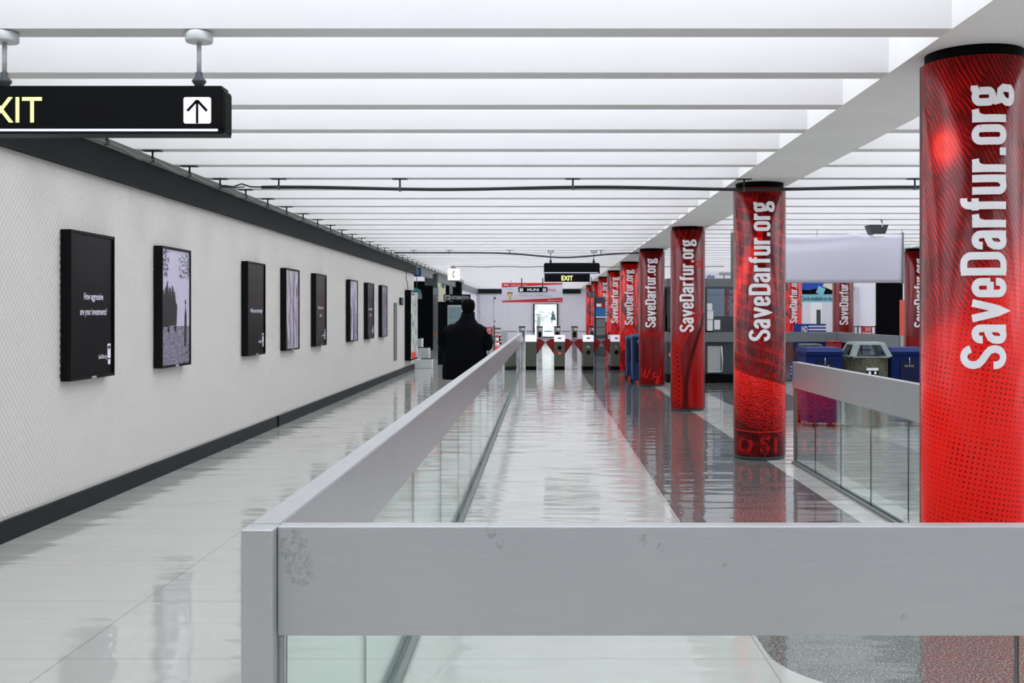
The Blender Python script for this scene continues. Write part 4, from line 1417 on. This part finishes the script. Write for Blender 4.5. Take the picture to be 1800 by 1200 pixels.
du = 41.57
ms = thing('platform_sign', (PX(936.5, du), du, PZ(513, du)), 'small black hanging platform sign in front of the red and white banner', 'sign')
x0, x1 = PX(911, du), PX(962.5, du)
prism(rounded(x0, x1, PZ(513.3, du), PZ(504.2, du), .04), du, du + .08).build('sign_body', 'matte_black', ms)
MB().text('MUNI', PX(926.8, du), PZ(511.2, du), 20.5 / FPX * du, 4.4 / FPX * du, front(du - .004), .02).build('lettering', 'white', ms)
for x in (916.5, 957):
    ic = MB().flat([rounded(PX(x - 3, du), PX(x + 3, du), PZ(512, du), PZ(506.4, du), .02)], front(du - .004)).build('icon_panel', 'white', ms)
    b = MB(); b.flat([[(PX(x - 2, du), PZ(508.6, du)), (PX(x - .4, du), PZ(508.6, du)), (PX(x - .4, du), PZ(507.2, du)), (PX(x - 2, du), PZ(507.2, du))], [(PX(x + .4, du), PZ(508.6, du)), (PX(x + 2, du), PZ(508.6, du)), (PX(x + 2, du), PZ(507.2, du)), (PX(x + .4, du), PZ(507.2, du))],
               [(PX(x - .4, du), PZ(511.6, du)), (PX(x + .4, du), PZ(511.6, du)), (PX(x + .4, du), PZ(509.2, du)), (PX(x - .4, du), PZ(509.2, du))]], front(du - .008)); b.build('icon', 'bluesign', ic)
b = MB()
for x in (917, 954): b.tube([(PX(x, du), du + .04, PZ(504.3, du)), (PX(x, du), du + .04, CZ)], .022, 8)
b.build('hanging_rod', 'greyd', ms)

# lightbox poster on the far wall
lx = thing('lightbox_poster', (PX(959, FAR), FAR - .1, .3), 'backlit poster of a walking robed person on the far white wall', 'poster')
x0, x1, z0, z1 = PX(937.5, FAR), PX(981, FAR), PZ(593, FAR), PZ(533.5, FAR)
b = MB(); b.box(x0, x0 + .07, FAR - .12, FAR - .001, z0, z1); b.box(x1 - .07, x1, FAR - .12, FAR - .001, z0, z1); b.box(x0 + .07, x1 - .07, FAR - .12, FAR - .001, z0, z0 + .05); b.box(x0 + .07, x1 - .07, FAR - .12, FAR - .001, z1 - .03, z1)
b.build('frame', 'frame', lx)
pn = box('print', photo_mat('backlit_photo', (150, 168, 170), (250, 255, 250), (1.2, 1.2, 1.6), emit=.75, seed=6), lx, x0 + .07, x1 - .07, FAR - .10, FAR - .08, z0 + .05, z1 - .03)
M['lit_grey'] = mat('backlit_grey_print', (78, 90, 96), .4, emit=.5)
fn = front(FAR - .104)
b = MB(); xc = PX(972, FAR); zf = PZ(562, FAR)
b.flat([[(xc - .14, zf), (xc + .16, zf - .02), (xc + .10, zf + .22), (xc + .05, zf + .34), (xc - .05, zf + .34), (xc - .08, zf + .2)], arc(xc, zf + .41, .05, .065, 0, 360, 12)[:-1],
        [(xc - .06, zf), (xc - .02, zf), (xc - .06, zf - .13), (xc - .10, zf - .13)]], fn)
b.build('walker_print', 'lit_grey', pn)
b = MB(); b.flat([arc(PX(946, FAR), PZ(553, FAR), .16, .05, 0, 360, 14)[:-1], arc(PX(961, FAR), PZ(555, FAR), .08, .02, 0, 360, 10)[:-1], arc(PX(964, FAR), PZ(576, FAR), .09, .02, 0, 360, 10)[:-1],
                  [(PX(944, FAR), PZ(556, FAR)), (PX(950, FAR), PZ(556, FAR)), (PX(949, FAR), PZ(590, FAR)), (PX(943, FAR), PZ(590, FAR))]], front(FAR - .106)); b.build('landscape_print', mat('backlit_pale_print', (150, 160, 164), .4, emit=.5), pn)

for n, (a, c) in ((1, (843, 867)), (2, (867.6, 892))):
    o = box('door_%d' % n, 'white_wall', None, PX(a, FAR), PX(c, FAR), FAR - .04, FAR - .001, 0, PZ(518, FAR), bev=.01)
    struct(o)
    if n == 2:
        box('door_handle', 'greyd', o, PX(868.5, FAR), PX(870.5, FAR), FAR - .07, FAR - .041, PZ(566, FAR), PZ(563.5, FAR))
    else:
        box('door_hinge', 'greyd', o, PX(843.5, FAR), PX(844.3, FAR), FAR - .06, FAR - .041, PZ(550, FAR), PZ(546, FAR))
se = box('alarm_box', 'matte_black', None, PX(868.8, FAR), PX(871.2, FAR), FAR - .08, FAR - .041, PZ(525.5, FAR), PZ(522.5, FAR))
tag(se, 'tiny black alarm box high on the far white double door', 'alarm')

# fare machine between far columns
df = 39.0
fm = thing('fare_machine', (PX(1053, df), df + .3, 0), 'tall blue-grey fare machine with a blue picture, before the far red columns', 'ticket machine')
x0, x1 = PX(1045, df), PX(1064, df)
box('cabinet', 'greyd', fm, x0, x1, df, df + .6, 0, PZ(522, df), bev=.01)
box('side_trim', 'blue2', fm, x0, PX(1047, df), df - .012, df - .001, .05, PZ(524, df))
box('red_header', 'redsign', fm, PX(1047.3, df), x1, df - .012, df - .001, PZ(540, df), PZ(532, df))
b = MB(); b.box(PX(1048.5, df), PX(1057, df), df - .02, df - .013, PZ(539, df), PZ(533.5, df)); b.build('notice', 'white', fm)
box('blue_picture', mat('machine_picture', (30, 100, 160), .3, emit=.15), fm, PX(1047.3, df), x1, df - .012, df - .001, PZ(556, df), PZ(541, df))
box('white_sill', 'white', fm, PX(1047.3, df), x1, df - .012, df - .001, PZ(558, df), PZ(556.2, df))
for zz in (.35, .75, 1.05): box('front_panel', 'grey', fm, PX(1048, df), x1, df - .012, df - .001, zz, zz + .27)
dd_ = 40.6
dsn = thing('display_sign', (PX(1039.5, dd_), dd_, PZ(522, dd_)), 'small grey hanging display box left of the far red columns', 'sign')
box('display_body', 'greyd', dsn, PX(1032, dd_), PX(1047, dd_), dd_, dd_ + .1, PZ(522.5, dd_), PZ(512, dd_))
b = MB(); b.box(PX(1033.5, dd_), PX(1039, dd_), dd_ - .005, dd_ - .001, PZ(521, dd_), PZ(513.5, dd_)); b.box(PX(1040.5, dd_), PX(1045.5, dd_), dd_ - .005, dd_ - .001, PZ(521, dd_), PZ(513.5, dd_)); b.build('display_face', 'grey', dsn)
b = MB(); b.tube([(PX(1039.5, dd_), dd_ + .05, PZ(512, dd_)), (PX(1039.5, dd_), dd_ + .05, CZ)], .015, 8); b.build('stem', 'gpipe', dsn)
er = thing('emergency_light', (PX(991, FAR), FAR - .1, PZ(504.5, FAR)), 'tiny red lamp box high beside the red and white banner', 'lamp')
box('lamp_box', 'redsign', er, PX(989.5, 57), PX(993.5, 57), FAR - .12, FAR - .0005, PZ(504.5, FAR), PZ(502, FAR))

# ------------------------------------------------------------------ LEFT LOBBY
de = 28.0
bc = thing('wall_display_case', (WALLX, de + .5, .3), 'black lit display case projecting from the end of the tiled wall', 'display case')
xw = WALLX
x1 = PX(722, de)
box('case_body', 'matte_black', bc, xw + .013, x1, de, de + 1.5, PZ(634, de), PZ(509.5, de), bev=.006)
M['case_print'] = photo_mat('case_picture', (90, 110, 110), (224, 226, 220), (4, 4, 3), emit=.25, seed=5)
cf = box('front_print', 'case_print', bc, x1, x1 + .012, de + .05, de + 1.45, PZ(631, de), PZ(512, de))
box('orange_print', 'orange', cf, x1 + .0125, x1 + .018, de + .06, de + 1.0, PZ(633, de) + .03, PZ(620, de))
b = MB()
for z in (2.0, 2.06): b.box(x1 + .0125, x1 + .016, de + .06, de + .9, z, z + .03)
b.build('stripe_print', 'photo_black', cf)

ds1 = 26.4
sl = thing('mirror_slot', (WALLX + .01, 26.9, .4), 'narrow vertical metal-framed slot in the tiled wall before the display case', 'wall slot')
y0s, y1s = 3.55 * FPX / (VX - 692), 3.55 * FPX / (VX - 697)
box('slot_frame', 'dsteel', sl, WALLX + .013, WALLX + .026, y0s, y1s, PZ(633, 26.2), PZ(532, 26.2))
box('slot_glass', 'grey', sl, WALLX + .026, WALLX + .028, y0s + .08, y1s - .08, PZ(633, 26.2) + .06, PZ(532, 26.2) - .05)
y0s, y1s = 3.54 * FPX / (VX - 702.5), 3.54 * FPX / (VX - 707.5)
bx = thing('wall_notice', (WALLX + .02, y0s + .3, PZ(536, 27)), 'small square black notice on the tiled wall left of the display case', 'notice')
box('notice_plate', 'matte_black', bx, WALLX + .013, WALLX + .04, y0s, y1s, PZ(535.5, 27), PZ(523, 27))
box('notice_face', 'greyd', bx, WALLX + .0402, WALLX + .043, y0s + .12, y1s - .05, PZ(533.5, 27), PZ(525.5, 27))

# telephone signs
dp = 30.3
ps = thing('telephone_symbol_sign', (PX(732.5, dp), dp, PZ(486, dp)), 'square blue flag sign with a pale telephone symbol at the wall corner', 'sign')
box('sign_plate', 'bluesign', ps, PX(725, dp), PX(740, dp), dp, dp + .04, PZ(486, dp), PZ(471, dp))
b = MB(); fn = front(dp - .004)
b.flat([rounded(PX(728, dp), PX(737, dp), PZ(482.5, dp), PZ(480, dp), .015), [(PX(728.5, dp), PZ(480, dp)), (PX(736.5, dp), PZ(480, dp)), (PX(735, dp), PZ(476.5, dp)), (PX(730, dp), PZ(476.5, dp))]], fn)
b.flat(ribbon([(PX(728.3, dp), PZ(477.2, dp)), (PX(729, dp), PZ(474.6, dp)), (PX(732.5, dp), PZ(473.4, dp)), (PX(736, dp), PZ(474.6, dp)), (PX(736.7, dp), PZ(477.2, dp))], .03), fn)
b.build('telephone_symbol', 'lightblue', ps)
b = MB(); b.tube([(PX(732, dp), dp + .02, PZ(471, dp)), (PX(732, dp), dp + .02, 2.836)], .012, 8); b.build('bracket', 'gpipe', ps)
dp2 = 31.02
pc = thing('telephone_light_sign', (PX(797, dp2), dp2, PZ(492.5, dp2)), 'glowing white box sign with a black handset, hanging over the lobby', 'sign')
box('glowing_box', 'phoneglow', pc, PX(787, dp2), PX(807, dp2), dp2, dp2 + .22, PZ(492.5, dp2), PZ(472.5, dp2), bev=.012)
box('bottom_frame', 'greyd', pc, PX(787, dp2), PX(807, dp2), dp2, dp2 + .22, PZ(494, dp2), PZ(492.6, dp2))
b = MB(); b.flat(ribbon([(PX(798.4, dp2), PZ(476.4, dp2)), (PX(796.6, dp2), PZ(478.6, dp2)), (PX(796, dp2), PZ(481.5, dp2)), (PX(796.6, dp2), PZ(485, dp2)), (PX(798.4, dp2), PZ(487.4, dp2))], .022)
                 + ribbon([(PX(797, dp2), PZ(476.6, dp2)), (PX(799, dp2), PZ(477.6, dp2))], .035) + ribbon([(PX(797, dp2), PZ(487, dp2)), (PX(799.2, dp2), PZ(486.4, dp2))], .035), front(dp2 - .004))
b.build('handset_symbol', 'matte_black', pc)
b = MB(); b.tube([(PX(793, dp2), dp2 + .1, PZ(472.5, dp2)), (PX(792, dp2), dp2 + .1, PZ(469, dp2)), (PX(796, dp2), dp2 + .1, PZ(467.5, dp2)), (PX(800, dp2), dp2 + .1, PZ(468.5, dp2)), (PX(798, dp2), dp2 + .1, PZ(472.5, dp2))], .014, 6)
b.tube([(PX(796, dp2), dp2 + .1, PZ(472.5, dp2)), (PX(796, dp2), dp2 + .1, CZ)], .012, 6); b.build('bracket', 'pipe', pc)

# stepped white plinth
dl = 30.2
stp = thing('stepped_plinth', (PX(743, dl), dl + .5, 0), 'white stepped plinth with black tops just past the tiled wall corner', 'plinth')
b = MB()
b.box(PX(727.5, dl) + .0, PX(736, dl), dl + .7, dl + 1.2, 0, PZ(595, dl) - .02, bev=.01)
b.build('tall_step', 'ledge', stp)
b = MB(); b.box(PX(727.5, dl), PX(752, dl), dl + .25, dl + .69, 0, PZ(611, dl) - .02, bev=.01); b.build('middle_step', 'ledge', stp)
b = MB(); b.box(PX(727.5, dl), PX(760, dl), dl - .05, dl + .24, 0, PZ(630, dl) - .02, bev=.01); b.build('low_step', 'ledge', stp)
b = MB()
b.box(PX(728, dl), PX(735, dl), dl + .72, dl + 1.18, PZ(595, dl) - .02, PZ(595, dl)); b.box(PX(728, dl), PX(751, dl), dl + .27, dl + .67, PZ(611, dl) - .02, PZ(611, dl))
b.box(PX(740, dl), PX(759, dl), dl - .03, dl + .22, PZ(630, dl) - .02, PZ(630, dl))
b.build('black_top', 'matte_black', stp)

# lobby shop front pieces
dx1 = 36.5
sp1 = thing('steel_pilaster', (PX(765, dx1), dx1, 0), 'shiny steel pilaster between the plinth and the black information stand', 'pilaster', kind='thing')
box('steel_face', 'steel', sp1, PX(761, dx1), PX(769.5, dx1), dx1, dx1 + .3, 0, PZ(487, dx1))
box('red_strip', 'orange', sp1, PX(761.5, dx1), PX(768, dx1), dx1 - .01, dx1 - .001, PZ(589, dx1), PZ(587, dx1))
box('blue_blotch', 'infopanel', sp1, PX(761.5, dx1), PX(768, dx1), dx1 - .01, dx1 - .001, PZ(518, dx1), PZ(506, dx1))  # pale blue blotch on the steel, laid over it as a thin plate
dx2 = 39.68
pb = thing('pale_panel_sign', (PX(776, dx2), dx2, PZ(531, dx2)), 'pale hanging panel with a small yellow and green mark above the information stand', 'sign')
box('panel', 'cream', pb, PX(770, dx2), PX(783, dx2), dx2, dx2 + .05, PZ(531, dx2), PZ(493, dx2))
b = MB(); b.box(PX(774, dx2), PX(776, dx2), dx2 - .01, dx2 - .001, PZ(503, dx2), PZ(500, dx2)); b.build('yellow_mark', 'yellow', pb)
b = MB(); b.flat([arc(PX(779, dx2), PZ(501, dx2), .05, .12, 0, 360, 16)[:-1]], front(dx2 - .006)); b.build('green_mark', 'teal', pb)
b = MB(); b.tube([(PX(776, dx2), dx2 + .02, PZ(493, dx2)), (PX(776, dx2), dx2 + .02, CZ)], .012, 6); b.build('hanging_rod', 'gpipe', pb)
dx3 = 43.6
bp = thing('black_pilaster', (PX(800, dx3), dx3, 0), 'black pilaster with a steel edge below the telephone light sign', 'pilaster', kind='thing')
box('black_face', 'matte_black', bp, PX(796, dx3), PX(810.5, dx3), dx3, dx3 + .5, 0, PZ(495, dx3))
box('steel_edge', 'steel', bp, PX(790, dx3), PX(795.8, dx3), dx3, dx3 + .3, 0, PZ(496.5, dx3))
dx4 = 34.87
te = thing('teal_sign', (PX(734, dx4), dx4, PZ(525, dx4)), 'teal and grey curved sign in the dark opening past the tiled wall', 'sign')
b = MB(); pr = [(PX(726, dx4), PZ(517, dx4)), (PX(740.5, dx4), PZ(517, dx4)), (PX(739, dx4), PZ(510, dx4)), (PX(733, dx4), PZ(506.5, dx4)), (PX(726, dx4), PZ(505, dx4))]
b.hexa([(u, dx4, v) for u, v in pr], [(u, dx4 + .1, v) for u, v in pr]); b.build('teal_panel', 'teal', te)
box('grey_panel', 'grey', te, PX(726, dx4), PX(741, dx4), dx4, dx4 + .1, PZ(525, dx4), PZ(517.1, dx4))
b = MB(); b.tube([(PX(732, dx4), dx4 + .05, PZ(508, dx4)), (PX(732, dx4), dx4 + .05, CZ)], .012, 6); b.build('hanging_rod', 'gpipe', te)

# information stand
di = 32.5
ist = thing('information_stand', (PX(800, di), di, 0), 'tall black information stand with a lettered header, behind the walking person', 'information stand')
box('stand_body', 'matte_black', ist, PX(769.5, di), PX(828, di), di, di + .35, 0, PZ(530, di), bev=.01)
hd = box('header', 'black', ist, PX(780, di), PX(826.5, di), di - .03, di + .2, PZ(528.5, di), PZ(517.3, di))
MB().text('INFORMATION', PX(793, di), PZ(526.2, di), 31 / FPX * di, 6.4 / FPX * di, front(di - .035), .01).build('lettering', 'greyl', hd)
ic = MB().flat([[(PX(782, di), PZ(527, di)), (PX(791.5, di), PZ(527, di)), (PX(791.5, di), PZ(518.8, di)), (PX(782, di), PZ(518.8, di))]], front(di - .035)).build('logo_panel', 'greyl', hd)
MB().text('SF', PX(783.4, di), PZ(525.4, di), 6.6 / FPX * di, 4.6 / FPX * di, front(di - .04), .04).build('logo', 'blue2', ic)
pf = box('map_frame', 'greyl', ist, PX(786.8, di), PX(813, di), di - .02, di - .001, PZ(600, di), PZ(536, di))
box('map_sheet', 'infopanel', pf, PX(788.5, di), PX(811.5, di), di - .028, di - .0205, PZ(561.5, di), PZ(539.5, di))
box('map_sheet', 'infopanel', pf, PX(788.5, di), PX(811.5, di), di - .028, di - .0205, PZ(598, di), PZ(563, di))

# objects past the railing end
dz = 39.5
rs = thing('red_notice_stand', (PX(858, dz), dz, 0), 'red do-not-enter notice on a stand right of the walking person', 'sign')
nt_ = box('notice_board', 'redsign', rs, PX(850.5, dz), PX(866, dz), dz, dz + .03, PZ(589, dz), PZ(574.5, dz))
b = MB(); b.text('DO NOT', PX(853, dz), PZ(578.2, dz), 11 / FPX * dz, 2.2 / FPX * dz, front(dz - .006), .02); b.text('ENTER', PX(854, dz), PZ(581.6, dz), 9 / FPX * dz, 2.2 / FPX * dz, front(dz - .006), .02)
b.text('STOP', PX(855.5, dz), PZ(586.5, dz), 7.5 / FPX * dz, 3 / FPX * dz, front(dz - .006), .01); b.build('lettering', 'white', nt_)
b = MB(); b.box(PX(857, dz), PX(859, dz), dz + .031, dz + .06, 0, PZ(576, dz)); b.box(PX(853, dz), PX(863, dz), dz - .1, dz + .2, 0, .03); b.build('stand_leg', 'dsteel', rs)
dy = 41.0
fr = thing('queue_fence', (PX(873, dy), dy, 0), 'pale green-grey fence section behind the traffic cone', 'fence')
b = MB(); b.box(PX(867, dy), PX(870, dy), dy, dy + .06, 0, PZ(572, dy)); b.build('fence_post', 'bodyolive', fr)
b = MB()
for (a, c) in ((579, 576), (585.6, 583.4)): b.box(PX(870, dy), PX(880.5, dy), dy + .01, dy + .04, PZ(a, dy), PZ(c, dy))
b.build('fence_rail', 'bodyolive', fr)
box('fence_panel', 'greyl', fr, PX(881, dy), PX(892, dy), dy, dy + .08, 0, PZ(580.5, dy))
gb = thing('grey_cabinet', (PX(865, 42), 42.2, 0), 'light grey cabinet behind the red notice and the traffic cone', 'cabinet')
box('cabinet_body', 'greyl', gb, PX(858, 42), PX(871, 42), 42, 42.4, 0, PZ(592.5, 42), bev=.01)
box('cabinet_top', 'grey', gb, PX(857, 42), PX(872, 42), 41.97, 42.42, PZ(592.4, 42), PZ(589.5, 42))
dcn = 39.9
cn = thing('traffic_cone', (PX(874.3, dcn), dcn, 0), 'orange traffic cone with white bands beside the long railing', 'traffic cone')
xc = PX(874.3, dcn)
zt_ = PZ(588, dcn)
box('cone_base', 'orange', cn, xc - .17, xc + .17, dcn - .17, dcn + .17, 0, .03, bev=.008)
def cr_(z): return .125 - (.125 - .03) * z / zt_
for (a, c, mm) in ((.03, .33, 'orange'), (.33, .46, 'white'), (.46, .52, 'orange'), (.52, .63, 'white'), (.63, zt_, 'orange')):
    b = MB(); b.lathe(xc, dcn, [(cr_(a), a), (cr_(c), c)], 24); b.build('cone_section' if mm == 'orange' else 'white_band', mm, cn)
bs = thing('arrow_board', (PX(879, 40.4), 40.4, 0), 'narrow black board with white dots beside the traffic cone', 'sign')
box('board', 'matte_black', bs, PX(876.8, 40.4), PX(881.3, 40.4), 40.4, 40.43, 0, PZ(590, 40.4))
b = MB()
for z in (PZ(594, 40.4), PZ(600, 40.4), PZ(607, 40.4)): b.flat([arc(PX(880, 40.4), z, .025, .04, 0, 360, 12)[:-1]], front(40.395))
b.build('white_dot', 'white', bs)

# ------------------------------------------------------------------ PERSON walking away
def skin_body(root, name, joints, edges, rootv, material, lvl=2):
    me = bpy.data.meshes.new(name)
    names = list(joints)
    off = root_loc(root)
    me.from_pydata([tuple(Vector(joints[n][0]) - off) for n in names], [(names.index(a), names.index(c)) for a, c in edges], [])
    me.materials.append(M[material])
    o = bpy.data.objects.new(name, me); COL.objects.link(o); o.parent = root
    sk = o.modifiers.new('skin', 'SKIN'); sk.use_smooth_shade = True
    if not me.skin_vertices: me.skin_vertices.new(name='')
    for i, n in enumerate(names):
        r = joints[n][1]
        me.skin_vertices[0].data[i].radius = r if isinstance(r, tuple) else (r, r)
    me.skin_vertices[0].data[names.index(rootv)].use_root = True
    s = o.modifiers.new('sub', 'SUBSURF'); s.levels = s.render_levels = lvl
    return o


def person():
    d = 19.2
    cx = PX(823, d)
    root = thing('person', (cx, d, 0), 'person in a bulky dark coat walking away beside the long railing', 'person', kind='thing')
    S = 1.74 / 1.75
    J = {}
    def j(n, x, y, z, r): J[n] = ((cx + x, d + y, z * S), r)
    bx = -.03
    j('pelvis', bx, 0, .95, (.16, .12)); j('waist', bx, 0, 1.10, (.15, .11)); j('chest', bx, .02, 1.27, (.17, .12)); j('neckbase', 0, .03, 1.44, (.075, .07))
    j('neck', .0, .045, 1.53, .062); j('jaw', .0, .06, 1.585, (.072, .082)); j('head', 0, .055, 1.66, (.084, .100)); j('crown', 0, .045, 1.715, (.062, .075))
    j('nose', 0, .165, 1.625, .014); j('earL', -.085, .045, 1.635, .018); j('earR', .085, .045, 1.635, .018)
    E = [('pelvis', 'waist'), ('waist', 'chest'), ('chest', 'neckbase'), ('neckbase', 'neck'), ('neck', 'jaw'), ('jaw', 'head'), ('head', 'crown'), ('head', 'nose'), ('head', 'earL'), ('head', 'earR')]
    for s, t_, fy, hy in ((-1, 'L', .22, .16), (1, 'R', -.20, -.05)):
        j('sh' + t_, bx + s * .15, .01, 1.32, .055)
        j('el' + t_, bx - .015 + s * .345, -.02, 1.06, .046)
        j('wr' + t_, bx - .02 + s * .355, .04 + hy, .89, .030)
        j('pm' + t_, bx - .02 + s * .352, .06 + hy, .84, (.036, .020))
        E += [('chest', 'sh' + t_), ('sh' + t_, 'el' + t_), ('el' + t_, 'wr' + t_), ('wr' + t_, 'pm' + t_)]
        for q, (fx, L) in enumerate(((-.026, .070), (-.009, .082), (.009, .076), (.026, .060))):
            j('f%da%s' % (q, t_), bx - .02 + s * .352 + fx, .065 + hy, .80, .0095)
            j('f%db%s' % (q, t_), bx - .02 + s * .347 + fx, .075 + hy, .80 - L * .55, .0088)
            j('f%dc%s' % (q, t_), bx - .02 + s * .337 + fx, .065 + hy, .80 - L, .0078)
            E += [('pm' + t_, 'f%da%s' % (q, t_)), ('f%da%s' % (q, t_), 'f%db%s' % (q, t_)), ('f%db%s' % (q, t_), 'f%dc%s' % (q, t_))]
        j('ta' + t_, bx - .02 + s * .317, .09 + hy, .85, .011); j('tb' + t_, bx - .02 + s * .309, .105 + hy, .815, .010)
        E += [('pm' + t_, 'ta' + t_), ('ta' + t_, 'tb' + t_)]
        j('hp' + t_, bx + s * .09, 0, .90, .10); j('kn' + t_, bx + s * .10, fy * .55 + .04, .50, .066)
        an = .10 if fy > 0 else .17
        j('an' + t_, bx + s * .10, fy, an, .042); j('ft' + t_, bx + s * .105, fy + .17, .035 if fy > 0 else .045, (.040, .030)); j('hl' + t_, bx + s * .10, fy - .05, .045 if fy > 0 else .10, .036)
        E += [('pelvis', 'hp' + t_), ('hp' + t_, 'kn' + t_), ('kn' + t_, 'an' + t_), ('an' + t_, 'ft' + t_), ('an' + t_, 'hl' + t_)]
    skin_body(root, 'body', J, E, 'pelvis', 'skin')
    # face: eyes and mouth on the far side
    b = MB()
    for s in (-1, 1): b.lathe(cx + s * .032, d + .148, [(.004, 1.635), (.011, 1.641), (.011, 1.647), (.004, 1.653)], 10)
    b.build('eyes', 'white', root)
    # hair: cap of close hair
    b = MB(); prof = [(.085, 1.50), (.098, 1.54), (.112, 1.60), (.124, 1.66), (.120, 1.70), (.098, 1.74), (.055, 1.765), (.008, 1.773)]
    b.lathe(cx, d + .005, prof, 24)
    for v in b.bm.verts:
        v.co.x = cx + (v.co.x - cx) * (1.0 + .05 * math.sin(v.co.z * 40))
    b.build('hair', 'hair', root)

    # coat: lofted rings, then sleeves
    def loft(rings, n=28):
        b = MB(); prev = None; first = None
        for (x, y, z, rx_, ry_) in rings:
            r = [b.bm.verts.new((x + rx_ * math.copysign(abs(math.cos(a)) ** .85, math.cos(a)), y + ry_ * math.sin(a), z)) for a in [2 * PI * k / n for k in range(n)]]
            if prev:
                for k in range(n):
                    f = b.bm.faces.new((prev[k], prev[(k + 1) % n], r[(k + 1) % n], r[k])); f.smooth = True
            else: first = r
            prev = r
        b.bm.faces.new(first[::-1]); b.bm.faces.new(prev)
        return b
    X = cx + bx
    loft([(X - .03, d, .36, .39, .24), (X - .03, d, .42, .40, .25), (X - .03, d, .7, .385, .24), (X - .03, d, .95, .36, .23), (X - .025, d, 1.10, .375, .22), (X - .02, d, 1.20, .355, .21), (X - .01, d, 1.28, .295, .19),
          (X, d + .01, 1.35, .195, .165), (X + .01, d + .02, 1.41, .145, .145), (cx - .01, d + .03, 1.46, .125, .125), (cx, d + .035, 1.54, .115, .115)]).build('coat', 'coat', root)
    for s in (-1, 1):
        b = MB()
        hy = .16 if s < 0 else -.05
        P = [(X - .02 + s * .13, d + .02, 1.29), (X - .02 + s * .22, d + .01, 1.255), (X - .02 + s * .30, d, 1.19), (X - .02 + s * .35, d - .01, 1.09), (X - .02 + s * .37, d, 1.00), (X - .02 + s * .365, d + .02 + hy * .5, .92), (X - .02 + s * .355, d + .04 + hy, .87)]
        b.tube(P, [.05, .085, .105, .12, .125, .11, .07], 20)
        b.build('sleeve', 'coat', root)
    for s, fy in ((-1, .22), (1, -.20)):
        b = MB()
        b.tube([(X + s * .09, d, .92), (X + s * .10, d + fy * .55 + .04, .50), (X + s * .10, d + fy, .13 if fy > 0 else .2)], [.125, .095, .075], 16)
        b.build('trouser_leg', 'trouser', root)
        b = MB()
        zz = 0 if fy > 0 else .012
        b.hexa([(X + s * .10 - .05, d + fy - .10, zz), (X + s * .10 + .05, d + fy - .10, zz), (X + s * .10 + .055, d + fy + .2, zz), (X + s * .10 - .055, d + fy + .2, zz)],
               [(X + s * .10 - .045, d + fy - .09, zz + .10), (X + s * .10 + .045, d + fy - .09, zz + .10), (X + s * .10 + .04, d + fy + .17, zz + .07), (X + s * .10 - .04, d + fy + .17, zz + .07)])
        b.build('shoe', 'matte_black', root)
    return root


person()
